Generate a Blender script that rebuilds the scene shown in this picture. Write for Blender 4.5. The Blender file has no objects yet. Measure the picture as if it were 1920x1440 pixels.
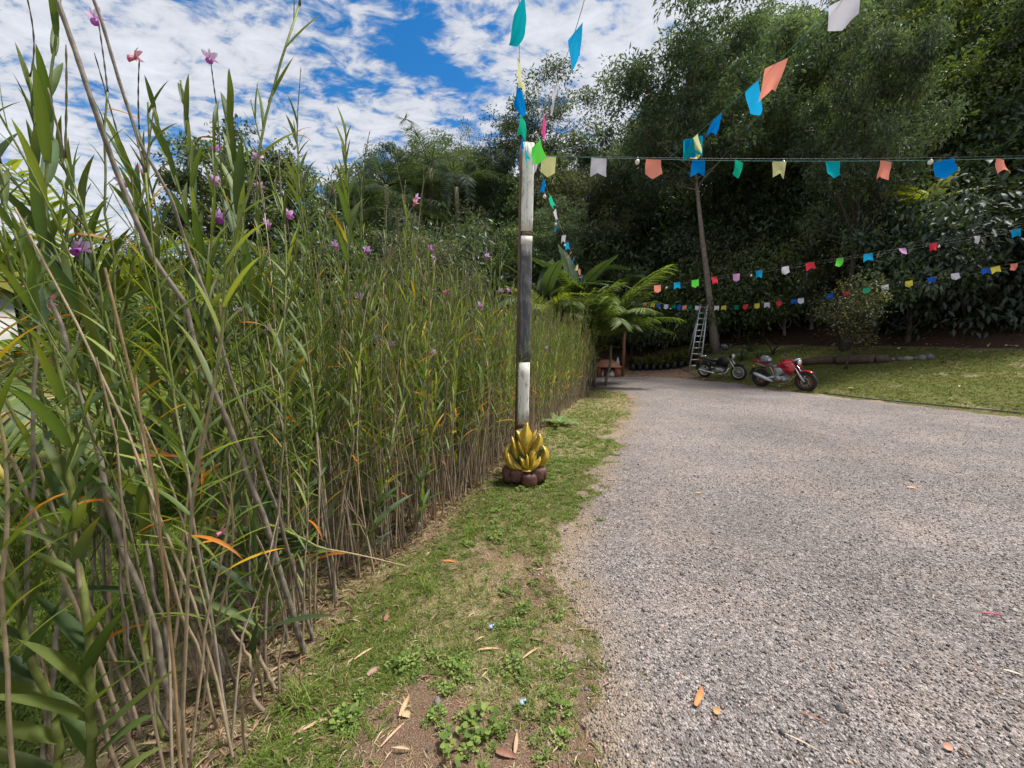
import bpy, math, random
import numpy as np
from mathutils import Vector, Matrix

# ------------------------------------------------------------------ camera, sky, sun, exposure
S = bpy.context.scene
COL = S.collection
CAM_H, FPX = 1.55, 721.0
PITCH = math.atan(85.0 / FPX)
cd = bpy.data.cameras.new('camera'); cam = bpy.data.objects.new('camera', cd); COL.objects.link(cam)
cd.sensor_width = 36.0; cd.lens = FPX / 1920.0 * 36.0; cd.clip_start = 0.05; cd.clip_end = 2000.0
cam.location = (0, 0, CAM_H); cam.rotation_euler = (math.radians(90) - PITCH, 0, 0)
S.camera = cam

SUN_EL, SUN_AZ = math.radians(62), math.radians(78)      # azimuth from +Y (view direction) towards +X
W = bpy.data.worlds.new('World'); S.world = W; W.use_nodes = True
def build_world():
    nt = W.node_tree; N = nt.nodes; L = nt.links; N.clear()
    out = N.new('ShaderNodeOutputWorld'); bg = N.new('ShaderNodeBackground')
    bg.inputs['Strength'].default_value = 0.1
    sky = N.new('ShaderNodeTexSky'); sky.sky_type = 'NISHITA'; sky.sun_disc = False
    sky.sun_elevation = SUN_EL; sky.sun_rotation = SUN_AZ
    sky.air_density = 1.0; sky.dust_density = 0.3; sky.ozone_density = 2.0
    hs = N.new('ShaderNodeHueSaturation'); hs.inputs['Saturation'].default_value = 1.42; hs.inputs['Value'].default_value = 0.98
    L.new(sky.outputs[0], hs.inputs['Color'])
    tc = N.new('ShaderNodeTexCoord'); sep = N.new('ShaderNodeSeparateXYZ'); L.new(tc.outputs['Generated'], sep.inputs[0])
    def m(op, a, b=None, clamp=False):
        n = N.new('ShaderNodeMath'); n.operation = op; n.use_clamp = clamp
        for i, v in enumerate((a, b)):
            if v is None: continue
            if isinstance(v, (int, float)): n.inputs[i].default_value = v
            else: L.new(v, n.inputs[i])
        return n.outputs[0]
    zz = m('ADD', m('MAXIMUM', sep.outputs['Z'], 0.0), 0.10)
    px = m('DIVIDE', sep.outputs['X'], zz); py = m('DIVIDE', sep.outputs['Y'], zz)
    cmb = N.new('ShaderNodeCombineXYZ'); L.new(px, cmb.inputs[0]); L.new(py, cmb.inputs[1])
    def noise(vec, scale, detail, rough, loc, stretch, rot, dist=0.0):
        mp = N.new('ShaderNodeMapping'); L.new(vec, mp.inputs['Vector'])
        mp.inputs['Location'].default_value = loc; mp.inputs['Scale'].default_value = stretch; mp.inputs['Rotation'].default_value = (0, 0, math.radians(rot))
        n = N.new('ShaderNodeTexNoise'); n.inputs['Scale'].default_value = scale; n.inputs['Detail'].default_value = detail
        n.inputs['Roughness'].default_value = rough; n.inputs['Distortion'].default_value = dist
        L.new(mp.outputs[0], n.inputs['Vector']); return n.outputs['Fac']
    big = noise(cmb.outputs[0], 0.55, 2, 0.5, (3.1, 0.7, 0), (1, 1, 1), 0)
    mid = noise(cmb.outputs[0], 2.6, 4, 0.60, (0.6, 4.2, 0), (1.0, 1.45, 1), 32, 0.3)
    fin = noise(cmb.outputs[0], 9.5, 5, 0.62, (9, 2, 0), (0.9, 1.35, 1), 38, 0.4)
    # a gap of open sky up ahead, thin streaks to its left, denser cloud to its right
    gx = m('SUBTRACT', m('ADD', px, 0.24), m('MULTIPLY', m('SUBTRACT', py, 1.35), 0.55)); gx = m('MULTIPLY', gx, 4.6)
    gy = m('MULTIPLY', m('SUBTRACT', py, 1.35), 2.4)
    gap = m('EXPONENT', m('MULTIPLY', m('ADD', m('MULTIPLY', gx, gx), m('MULTIPLY', gy, gy)), -1.0))
    s = m('ADD', m('ADD', m('MULTIPLY', big, 0.36), m('MULTIPLY', mid, 0.52)), m('MULTIPLY', fin, 0.68))
    s = m('SUBTRACT', s, m('MULTIPLY', gap, 0.16))
    mr = N.new('ShaderNodeMapRange'); mr.interpolation_type = 'SMOOTHSTEP'
    mr.inputs['From Min'].default_value = 0.60; mr.inputs['From Max'].default_value = 0.765
    L.new(s, mr.inputs['Value'])
    dens = m('MULTIPLY', mr.outputs[0], 0.97)
    mr2 = N.new('ShaderNodeMapRange'); mr2.inputs['From Min'].default_value = 0.62; mr2.inputs['From Max'].default_value = 0.95
    mr2.inputs['To Min'].default_value = 3.8; mr2.inputs['To Max'].default_value = 5.7
    L.new(s, mr2.inputs['Value'])
    cc = N.new('ShaderNodeVectorMath'); cc.operation = 'SCALE'; cc.inputs[0].default_value = (0.93, 0.97, 1.06)
    L.new(mr2.outputs[0], cc.inputs['Scale'])
    mx = N.new('ShaderNodeMix'); mx.data_type = 'RGBA'
    L.new(dens, mx.inputs['Factor']); L.new(hs.outputs[0], mx.inputs['A']); L.new(cc.outputs[0], mx.inputs['B'])
    L.new(mx.outputs['Result'], bg.inputs['Color']); L.new(bg.outputs[0], out.inputs['Surface'])
build_world()
sd = bpy.data.lights.new('sun', 'SUN'); sun = bpy.data.objects.new('sun', sd); COL.objects.link(sun)
sd.energy = 4.0; sd.angle = math.radians(16); sd.color = (1.0, 0.95, 0.87)
sdir = Vector((math.sin(SUN_AZ) * math.cos(SUN_EL), math.cos(SUN_AZ) * math.cos(SUN_EL), math.sin(SUN_EL)))
sun.rotation_euler = sdir.to_track_quat('Z', 'Y').to_euler(); sun.location = (6, 8, 30)
S.view_settings.view_transform = 'Standard'; S.view_settings.look = 'None'
S.view_settings.exposure = 0.72; S.view_settings.gamma = 1.0; S.view_settings.use_curve_mapping = False
S.render.engine = 'CYCLES'
cy = S.cycles
cy.max_bounces = 5; cy.diffuse_bounces = 3; cy.glossy_bounces = 1; cy.transmission_bounces = 2; cy.transparent_max_bounces = 2
cy.use_light_tree = False; cy.use_adaptive_sampling = True; cy.adaptive_threshold = 0.02; cy.use_denoising = True
cy.caustics_reflective = False; cy.caustics_refractive = False

# ------------------------------------------------------------------ helpers
RNG = np.random.default_rng(7)
CP, SP = math.cos(PITCH), math.sin(PITCH)
def ray(u, v):
    a, b = (u - 960) / FPX, (720 - v) / FPX
    return np.array([a, CP + b * SP, -SP + b * CP])
def pt(u, v, y):
    d = ray(u, v); return np.array([0, 0, CAM_H]) + d * (y / d[1])
def gp(u, v, z=0.0):
    d = ray(u, v); return np.array([0, 0, CAM_H]) + d * ((z - CAM_H) / d[2])
def project(p):
    q = np.asarray(p, float) - np.array([0, 0, CAM_H])
    f = q[..., 1] * CP - q[..., 2] * SP; up = q[..., 1] * SP + q[..., 2] * CP
    return 960 + FPX * q[..., 0] / f, 720 - FPX * up / f
def lin(h):
    c = [int(h[i:i + 2], 16) / 255 for i in (1, 3, 5)]
    return tuple(x / 12.92 if x <= 0.04045 else ((x + 0.055) / 1.055) ** 2.4 for x in c)
def norm(v):
    v = np.asarray(v, float); return v / (np.linalg.norm(v) + 1e-12)
def vnoise(x, y, seed=0):
    """smooth value noise on numpy arrays, 0..1"""
    x = np.asarray(x, float); y = np.asarray(y, float)
    xi = np.floor(x).astype(np.int64); yi = np.floor(y).astype(np.int64); fx = x - xi; fy = y - yi
    def h(i, j):
        n = (i * 374761393 + j * 668265263 + seed * 974634777) & 0x7fffffff
        n = ((n ^ (n >> 13)) * 1274126177) & 0x7fffffff
        return ((n ^ (n >> 16)) & 0xffff) / 65535.0
    fx = fx * fx * (3 - 2 * fx); fy = fy * fy * (3 - 2 * fy)
    return (h(xi, yi) * (1 - fx) + h(xi + 1, yi) * fx) * (1 - fy) + (h(xi, yi + 1) * (1 - fx) + h(xi + 1, yi + 1) * fx) * fy
def fbm(x, y, seed=0, o=4):
    s, a, t = 0, 1.0, 0
    for k in range(o):
        s = s + a * vnoise(x * 2 ** k, y * 2 ** k, seed + k * 17); t += a; a *= 0.5
    return s / t

def link(o, parent=None):
    COL.objects.link(o)
    if parent is not None: o.parent = parent
    return o
def mesh_np(name, V, F, mat, col=None, smooth=False):
    """V (n,3); F list of arrays (m,k) or one array"""
    me = bpy.data.meshes.new(name)
    if not isinstance(F, (list, tuple)): F = [F]
    F = [np.asarray(f, dtype=np.int32) for f in F if len(f)]
    V = np.asarray(V, dtype=np.float32)
    loops = np.concatenate([f.ravel() for f in F]); tot = np.concatenate([np.full(len(f), f.shape[1], np.int32) for f in F])
    start = np.concatenate([[0], np.cumsum(tot)[:-1]]).astype(np.int32)
    me.vertices.add(len(V)); me.vertices.foreach_set('co', V.ravel())
    me.loops.add(len(loops)); me.loops.foreach_set('vertex_index', loops)
    me.polygons.add(len(tot)); me.polygons.foreach_set('loop_start', start); me.polygons.foreach_set('loop_total', tot)
    if smooth: me.polygons.foreach_set('use_smooth', np.ones(len(tot), bool))
    if col is not None:
        at = me.attributes.new('col', 'FLOAT_COLOR', 'POINT')
        c = np.ones((len(V), 4), np.float32); c[:, :3] = col; at.data.foreach_set('color', c.ravel())
    me.update(calc_edges=True); me.validate()
    if isinstance(mat, (list, tuple)):
        for q in mat: me.materials.append(q)
    else: me.materials.append(mat)
    return me
class MB:
    """collects shapes, builds ONE mesh object"""
    def __init__(s): s.v = []; s.f3 = []; s.f4 = []; s.c = []; s.n = 0
    def add(s, V, F, col=(1, 1, 1)):
        V = np.asarray(V, float).reshape(-1, 3)
        for f in F:
            (s.f3 if len(f) == 3 else s.f4).append([i + s.n for i in f]) if len(f) in (3, 4) else s._fan(f)
        s.v.append(V); c = np.asarray(col, float)
        s.c.append(np.broadcast_to(c, V.shape) if c.ndim == 1 else c); s.n += len(V); return s
    def _fan(s, f):
        for i in range(1, len(f) - 1): s.f3.append([f[0] + s.n, f[i] + s.n, f[i + 1] + s.n])
    def np_add(s, V, F, col):
        F = np.asarray(F) + s.n
        (s.f3 if F.shape[1] == 3 else s.f4).extend(F.tolist()); s.v.append(np.asarray(V)); s.c.append(np.asarray(col)); s.n += len(V); return s
    def tube(s, P, R, sides=6, col=(1, 1, 1), cap=True):
        P = np.asarray(P, float); n = len(P)
        R = np.full(n, R) if np.isscalar(R) else np.asarray(R, float)
        T = np.gradient(P, axis=0); T /= np.linalg.norm(T, axis=1)[:, None] + 1e-12
        ref = np.array([0.0, 0, 1.0]) if abs(T[0][2]) < 0.9 else np.array([1.0, 0, 0])
        V = []
        a = np.arange(sides) * 2 * math.pi / sides
        for i in range(n):
            x = norm(np.cross(ref, T[i])); y = np.cross(T[i], x); ref = np.cross(x, T[i]) * -1 if False else ref
            V.append(P[i] + R[i] * (np.cos(a)[:, None] * x + np.sin(a)[:, None] * y))
        V = np.concatenate(V); F = []
        for i in range(n - 1):
            for k in range(sides):
                k2 = (k + 1) % sides; F.append((i * sides + k, i * sides + k2, (i + 1) * sides + k2, (i + 1) * sides + k))
        if cap: F.append(tuple(range(sides))[::-1]); F.append(tuple((n - 1) * sides + k for k in range(sides)))
        c = np.asarray(col, float)
        if c.ndim == 2: c = np.repeat(c, sides, axis=0)
        return s.add(V, F, c)
    def box(s, c, d, rot=None, col=(1, 1, 1)):
        c = np.asarray(c, float); h = np.asarray(d, float) / 2
        V = np.array([[x, y, z] for x in (-1, 1) for y in (-1, 1) for z in (-1, 1)]) * h
        if rot is not None: V = V @ np.array(rot).T
        return s.add(V + c, [(0, 1, 3, 2), (4, 6, 7, 5), (0, 4, 5, 1), (2, 3, 7, 6), (0, 2, 6, 4), (1, 5, 7, 3)], col)
    def ell(s, c, r, seg=12, rings=8, rot=None, col=(1, 1, 1), noise=0, seed=0, sq=1.0):
        V = []; F = []
        g = np.random.default_rng(seed)
        for i in range(rings + 1):
            th = math.pi * i / rings
            for k in range(seg):
                ph = 2 * math.pi * k / seg; V.append([math.sin(th) * math.cos(ph), math.sin(th) * math.sin(ph), math.cos(th)])
        V = np.array(V)
        if sq != 1.0: V = np.sign(V) * np.abs(V) ** sq
        if noise: V = V * (1 + noise * (g.random(len(V))[:, None] - 0.5))
        V = V * np.asarray(r)
        if rot is not None: V = V @ np.array(rot).T
        for i in range(rings):
            for k in range(seg):
                k2 = (k + 1) % seg; F.append((i * seg + k, (i + 1) * seg + k, (i + 1) * seg + k2, i * seg + k2))
        return s.add(V + np.asarray(c), F, col)
    def ring(s, c, R, r, axis='y', seg=28, sides=8, col=(1, 1, 1), flat=1.0):
        V = []; F = []
        for i in range(seg):
            a = 2 * math.pi * i / seg
            for k in range(sides):
                b = 2 * math.pi * k / sides; q = R + r * math.cos(b); w = r * flat * math.sin(b)
                p = (q * math.cos(a), w, q * math.sin(a)) if axis == 'y' else (q * math.cos(a), q * math.sin(a), w)
                V.append(p)
        for i in range(seg):
            for k in range(sides):
                i2 = (i + 1) % seg; k2 = (k + 1) % sides
                F.append((i * sides + k, i2 * sides + k, i2 * sides + k2, i * sides + k2))
        return s.add(np.array(V) + np.asarray(c), F, col)
    def loft(s, rings, col=(1, 1, 1), cap=True):
        k = len(rings[0]); V = np.concatenate([np.asarray(r, float) for r in rings]); F = []
        for i in range(len(rings) - 1):
            for j in range(k):
                j2 = (j + 1) % k; F.append((i * k + j, i * k + j2, (i + 1) * k + j2, (i + 1) * k + j))
        if cap: F.append(tuple(range(k))[::-1]); F.append(tuple((len(rings) - 1) * k + j for j in range(k)))
        return s.add(V, F, col)
    def prism(s, poly, y0, y1, col=(1, 1, 1)):
        """outline in xz, extruded in y"""
        a = [(x, y0, z) for x, z in poly]; b = [(x, y1, z) for x, z in poly]
        return s.loft([a, b], col)
    def mesh(s, name, mat, smooth=False):
        return mesh_np(name, np.concatenate(s.v), [f for f in (s.f3, s.f4) if f], mat, np.concatenate(s.c), smooth)
    def build(s, name, mat, parent=None, smooth=False):
        return link(bpy.data.objects.new(name, s.mesh(name, mat, smooth)), parent)
def tag(o, label=None, cat=None, group=None, kind=None):
    if label: o['label'] = label
    if cat: o['category'] = cat
    if group: o['group'] = group
    if kind: o['kind'] = kind
    return o
def empty(name, loc=(0, 0, 0), rz=0.0):
    o = bpy.data.objects.new(name, None); COL.objects.link(o); o.location = loc; o.rotation_euler = (0, 0, rz); o.empty_display_size = 0.1
    return o
def obj(name, me, parent=None): return link(bpy.data.objects.new(name, me), parent)
def copy_tree(o, parent=None):
    c = o.copy(); COL.objects.link(c); c.parent = parent
    for ch in list(o.children): copy_tree(ch, c)
    return c
def frame_mats(X, Z):
    """rotation matrices with columns X, Y, Z from arrays of X directions and approx normals"""
    X = X / (np.linalg.norm(X, axis=1)[:, None] + 1e-12)
    Y = np.cross(Z, X); Y /= np.linalg.norm(Y, axis=1)[:, None] + 1e-12
    Z = np.cross(X, Y); return np.stack([X, Y, Z], axis=2)
def scatter(pv, pf, pos, M, scale, col=None, pcol=None):
    """merge n copies of a small mesh: returns V, F, C"""
    n, k = len(pos), len(pv)
    sc = np.asarray(scale, float)
    if sc.ndim == 0: sc = np.full((n, 3), float(sc))
    elif sc.ndim == 1: sc = np.repeat(sc[:, None], 3, axis=1)
    V = np.einsum('nij,nkj->nki', M, pv[None] * sc[:, None, :]) + pos[:, None, :]
    F = pf[None] + (np.arange(n) * k)[:, None, None]
    C = np.ones((n, k, 3)) if col is None else np.repeat(np.asarray(col)[:, None, :], k, axis=1)
    if pcol is not None: C = C * pcol[None]
    return V.reshape(-1, 3), F.reshape(-1, pf.shape[1]), C.reshape(-1, 3)
def rot_z(a):
    c, s_, o, i = np.cos(a), np.sin(a), np.zeros_like(a), np.ones_like(a)
    return np.stack([np.stack([c, -s_, o], -1), np.stack([s_, c, o], -1), np.stack([o, o, i], -1)], -2)
def rand_rot(n, rng):
    q = rng.normal(size=(n, 4)); q /= np.linalg.norm(q, axis=1)[:, None]; w, x, y, z = q.T
    return np.stack([np.stack([1 - 2 * (y * y + z * z), 2 * (x * y - z * w), 2 * (x * z + y * w)], -1),
                     np.stack([2 * (x * y + z * w), 1 - 2 * (x * x + z * z), 2 * (y * z - x * w)], -1),
                     np.stack([2 * (x * z - y * w), 2 * (y * z + x * w), 1 - 2 * (x * x + y * y)], -1)], -2)

# ------------------------------------------------------------------ materials
def new_mat(name):
    m = bpy.data.materials.new(name); m.use_nodes = True; m.node_tree.nodes.clear(); return m, m.node_tree.nodes, m.node_tree.links
def plain(name, color, rough=0.6, metal=0.0, spec=0.5, bump=0.0, bscale=60, var=0.12, vscale=12, coat=0.0, dirt=None, dirt_amt=0.0):
    m, N, L = new_mat(name)
    out = N.new('ShaderNodeOutputMaterial'); b = N.new('ShaderNodeBsdfPrincipled'); L.new(b.outputs[0], out.inputs[0])
    b.inputs['Roughness'].default_value = rough; b.inputs['Metallic'].default_value = metal
    b.inputs['Specular IOR Level'].default_value = spec; b.inputs['Coat Weight'].default_value = coat
    tc = N.new('ShaderNodeTexCoord')
    n = N.new('ShaderNodeTexNoise'); n.inputs['Scale'].default_value = vscale; n.inputs['Detail'].default_value = 5; L.new(tc.outputs['Object'], n.inputs['Vector'])
    at = N.new('ShaderNodeAttribute'); at.attribute_name = 'col'
    base = N.new('ShaderNodeMix'); base.data_type = 'RGBA'; base.blend_type = 'MULTIPLY'; base.inputs['Factor'].default_value = 1
    base.inputs['A'].default_value = (*color, 1); L.new(at.outputs['Color'], base.inputs['B'])
    mr = N.new('ShaderNodeMapRange'); mr.inputs['From Min'].default_value = 0.25; mr.inputs['From Max'].default_value = 0.75
    mr.inputs['To Min'].default_value = 1 - var; mr.inputs['To Max'].default_value = 1 + var; L.new(n.outputs['Fac'], mr.inputs['Value'])
    sc = N.new('ShaderNodeVectorMath'); sc.operation = 'SCALE'; L.new(base.outputs['Result'], sc.inputs[0]); L.new(mr.outputs[0], sc.inputs['Scale'])
    colout = sc.outputs[0]
    if dirt is not None:
        n2 = N.new('ShaderNodeTexNoise'); n2.inputs['Scale'].default_value = vscale * 1.7; n2.inputs['Detail'].default_value = 8; n2.inputs['Roughness'].default_value = 0.7
        L.new(tc.outputs['Object'], n2.inputs['Vector'])
        r2 = N.new('ShaderNodeMapRange'); r2.inputs['From Min'].default_value = 0.52; r2.inputs['From Max'].default_value = 0.68; r2.inputs['To Max'].default_value = dirt_amt
        L.new(n2.outputs['Fac'], r2.inputs['Value'])
        mx = N.new('ShaderNodeMix'); mx.data_type = 'RGBA'; L.new(r2.outputs[0], mx.inputs['Factor']); L.new(colout, mx.inputs['A']); mx.inputs['B'].default_value = (*dirt, 1)
        colout = mx.outputs['Result']
    L.new(colout, b.inputs['Base Color'])
    if bump:
        n3 = N.new('ShaderNodeTexNoise'); n3.inputs['Scale'].default_value = bscale; n3.inputs['Detail'].default_value = 6; L.new(tc.outputs['Object'], n3.inputs['Vector'])
        bp = N.new('ShaderNodeBump'); bp.inputs['Strength'].default_value = bump; bp.inputs['Distance'].default_value = 0.01
        L.new(n3.outputs['Fac'], bp.inputs['Height']); L.new(bp.outputs[0], b.inputs['Normal'])
    return m
def leafy(name, trans=0.35, rough=0.42, spec=0.06, rnd=0.25, tint=(1.25, 1.25, 0.55)):
    """leaf: the 'col' attribute is the leaf's own colour; diffuse, light through the blade, a waxy gloss"""
    m, N, L = new_mat(name)
    out = N.new('ShaderNodeOutputMaterial'); b = N.new('ShaderNodeBsdfDiffuse'); t = N.new('ShaderNodeBsdfTranslucent'); mx = N.new('ShaderNodeMixShader')
    g = N.new('ShaderNodeBsdfGlossy'); g.inputs['Roughness'].default_value = rough; g.inputs['Color'].default_value = (0.9, 0.95, 1.0, 1); m2 = N.new('ShaderNodeMixShader'); m2.inputs[0].default_value = spec
    at = N.new('ShaderNodeAttribute'); at.attribute_name = 'col'; oi = N.new('ShaderNodeObjectInfo')
    mr = N.new('ShaderNodeMapRange'); mr.inputs['To Min'].default_value = 1 - rnd; mr.inputs['To Max'].default_value = 1 + rnd; L.new(oi.outputs['Random'], mr.inputs['Value'])
    sc = N.new('ShaderNodeVectorMath'); sc.operation = 'SCALE'; L.new(at.outputs['Color'], sc.inputs[0]); L.new(mr.outputs[0], sc.inputs['Scale'])
    L.new(sc.outputs[0], b.inputs['Color'])
    tm = N.new('ShaderNodeVectorMath'); tm.operation = 'MULTIPLY'; L.new(sc.outputs[0], tm.inputs[0]); tm.inputs[1].default_value = tint
    L.new(tm.outputs[0], t.inputs['Color'])
    mx.inputs[0].default_value = trans; L.new(b.outputs[0], mx.inputs[1]); L.new(t.outputs[0], mx.inputs[2])
    if spec: L.new(mx.outputs[0], m2.inputs[1]); L.new(g.outputs[0], m2.inputs[2]); L.new(m2.outputs[0], out.inputs[0])
    else: L.new(mx.outputs[0], out.inputs[0])
    return m
M_LEAF = leafy('tree_leaf', 0.42, 0.45, 0.035, 0.22, (1.12, 1.25, 0.6))
M_PALM = leafy('palm_leaf', 0.42, 0.5, 0.012, 0.2, (1.2, 1.25, 0.5))
M_CANE_LEAF = leafy('cane_leaf', 0.45, 0.5, 0.02, 0.25, (1.25, 1.25, 0.45))
M_BIGLEAF = leafy('broad_leaf', 0.30, 0.45, 0.032, 0.15)
M_GRASS = leafy('grass_blade', 0.35, 0.55, 0.0, 0.05)
M_PETAL = leafy('petal', 0.45, 0.5, 0.03, 0.1, (1.1, 1.0, 1.1))
M_PAPER = leafy('flag_paper', 0.40, 0.65, 0.0, 0.06, (1.05, 1.05, 1.05))
M_BARK = plain('bark', (1, 1, 1), 0.85, bump=0.6, bscale=30, var=0.35, vscale=9)
M_CANE = plain('cane_bark', (1, 1, 1), 0.6, bump=0.15, bscale=90, var=0.3, vscale=22, spec=0.35)
M_DRY = plain('dry_leaf', (1, 1, 1), 0.6, bump=0.2, bscale=80, var=0.25, vscale=30)
def painted_wood(name, color, crack, amt, lo=0.56, hi=0.66):
    m, N, L = new_mat(name); out = N.new('ShaderNodeOutputMaterial'); b = N.new('ShaderNodeBsdfPrincipled'); L.new(b.outputs[0], out.inputs[0]); b.inputs['Roughness'].default_value = 0.8
    tc = N.new('ShaderNodeTexCoord')
    def nz(sc, scale, d):
        mp = N.new('ShaderNodeMapping'); mp.inputs['Scale'].default_value = sc; L.new(tc.outputs['Object'], mp.inputs['Vector']); n = N.new('ShaderNodeTexNoise'); n.inputs['Scale'].default_value = scale; n.inputs['Detail'].default_value = d; n.inputs['Roughness'].default_value = 0.7; L.new(mp.outputs[0], n.inputs['Vector']); return n.outputs['Fac']
    g = nz((1, 1, 0.08), 55, 6); p = nz((1, 1, 0.5), 22, 8); a = N.new('ShaderNodeMath'); a.operation = 'MULTIPLY_ADD'; L.new(g, a.inputs[0]); a.inputs[1].default_value = 0.55; k = N.new('ShaderNodeMath'); k.operation = 'MULTIPLY'; L.new(p, k.inputs[0]); k.inputs[1].default_value = 0.55; L.new(k.outputs[0], a.inputs[2])
    r = N.new('ShaderNodeMapRange'); r.inputs['From Min'].default_value = lo; r.inputs['From Max'].default_value = hi; r.inputs['To Max'].default_value = amt; L.new(a.outputs[0], r.inputs['Value'])
    mx = N.new('ShaderNodeMix'); mx.data_type = 'RGBA'; L.new(r.outputs[0], mx.inputs['Factor']); mx.inputs['A'].default_value = (*color, 1); mx.inputs['B'].default_value = (*crack, 1); L.new(mx.outputs['Result'], b.inputs['Base Color'])
    bp = N.new('ShaderNodeBump'); bp.inputs['Strength'].default_value = 0.6; bp.inputs['Distance'].default_value = 0.006; bp.invert = True; L.new(a.outputs[0], bp.inputs['Height']); L.new(bp.outputs[0], b.inputs['Normal']); return m
M_STONE = plain('stone', (1, 1, 1), 0.8, bump=0.25, bscale=200, var=0.15, vscale=80)

# ------------------------------------------------------------------ terrain
ROAD_L = [(0.55, -4), (0.48, 0.3), (0.33, 1.22), (0.36, 1.9), (0.38, 2.56), (0.74, 3.66), (1.5, 5.6), (2.75, 8.7), (3.2, 10.3), (3.1, 11.2), (2.4, 12.0), (-2, 13.0), (-9, 13.6)]
ROAD_R = [(-9, 16.4), (0, 15.9), (3.3, 15.8), (6.1, 15.3), (7.7, 13.4), (8.3, 10.95), (9.2, 8.95), (10.0, 7.5), (11.2, 5.2), (12.2, 1.5), (13, -4)]
ROAD = np.array(ROAD_L + ROAD_R)
BANK = np.array([(-40, 17.5), (-9, 16.6), (0, 16.0), (3.3, 15.9), (6.2, 15.5), (7.8, 13.5), (8.4, 10.95), (9.3, 8.95), (10.1, 7.5), (11.3, 5.2), (12.3, 1.5), (13, -4), (15, -40)])
def seg_dist(X, Y, poly, closed):
    d = np.full(X.shape, 1e9); n = len(poly)
    for i in range(n if closed else n - 1):
        a, b = poly[i], poly[(i + 1) % n]; e = b - a
        t = np.clip(((X - a[0]) * e[0] + (Y - a[1]) * e[1]) / (e @ e), 0, 1)
        d = np.minimum(d, np.hypot(X - a[0] - t * e[0], Y - a[1] - t * e[1]))
    return d
def inside(X, Y, poly):
    r = np.zeros(X.shape, bool); n = len(poly)
    for i in range(n):
        x1, y1 = poly[i]; x2, y2 = poly[(i + 1) % n]
        if y1 == y2: continue
        c = ((y1 > Y) != (y2 > Y)) & (X < (x2 - x1) * (Y - y1) / (y2 - y1) + x1); r ^= c
    return r
BANKPOLY = np.concatenate([BANK, [(200, -40), (200, 300), (-40, 300)]])
def road_sd(X, Y):
    X = np.asarray(X, float); Y = np.asarray(Y, float)
    d = seg_dist(X, Y, ROAD, True); return np.where(inside(X, Y, ROAD), -d, d)
def bank_s(X, Y):
    X = np.asarray(X, float); Y = np.asarray(Y, float)
    return np.where(inside(X, Y, BANKPOLY), seg_dist(X, Y, BANK, False), 0.0)
def hgt(X, Y):
    X = np.asarray(X, float); Y = np.asarray(Y, float)
    s = bank_s(X, Y)
    w = np.clip((X - 5.5) / 4.0, 0, 1); w = w * w * (3 - 2 * w)
    lawn = 0.10 + 0.19 * w
    knee = 3.2 + 1.6 * w
    steep = 0.42 + 0.12 * w
    z = np.where(s < knee, lawn * s, lawn * knee + steep * (s - knee))
    lim = 24.0
    z = np.where(z > lim * 0.6, lim * 0.6 + (lim * 0.4) * (1 - np.exp(-(z - lim * 0.6) / (lim * 0.4))), z)
    fade = np.clip((X + 30) / 30, 0, 1); z = z * (0.25 + 0.75 * fade)
    z = z + 0.03 * (fbm(X * 0.5, Y * 0.5, 3) - 0.5) * np.clip(s, 0, 3)
    verge = np.clip(road_sd(X, Y) / 0.6, 0, 1) * np.where(s > 0, 0, 1)
    return z + verge * (0.045 * (fbm(X * 2.2, Y * 2.2, 5) - 0.35) + 0.02)
def gz(x, y): return float(hgt(np.array([x]), np.array([y]))[0])
def hit(u, v, y0=2.0, y1=40.0):
    """first point of the terrain seen at a pixel"""
    ys_ = np.linspace(y0, y1, 1600); d = ray(u, v); P_ = np.array([0, 0, CAM_H]) + d[None] * (ys_ / d[1])[:, None]
    below = P_[:, 2] <= hgt(P_[:, 0], P_[:, 1]); k_ = int(np.argmax(below)) if below.any() else 1599
    return np.array([P_[k_, 0], P_[k_, 1], float(hgt(P_[k_:k_ + 1, 0], P_[k_:k_ + 1, 1])[0])])
def grid_mesh(xs, ys, zf):
    X, Y = np.meshgrid(xs, ys); Z = zf(X, Y); nx, ny = len(xs), len(ys)
    i = np.arange(ny - 1)[:, None] * nx + np.arange(nx - 1)[None]
    F = np.stack([i, i + 1, i + nx + 1, i + nx], -1).reshape(-1, 4)
    return np.stack([X, Y, Z], -1).reshape(-1, 3), F
def ramp_axis(a, lo, hi, b, step, g=1.22):
    m = list(np.arange(lo, hi + 1e-6, step)); s = step; x = lo; left = []
    while x > a: s *= g; x -= s; left.append(x)
    s = step; x = hi; right = []
    while x < b: s *= g; x += s; right.append(x)
    return np.array(left[::-1] + m + right)

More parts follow.
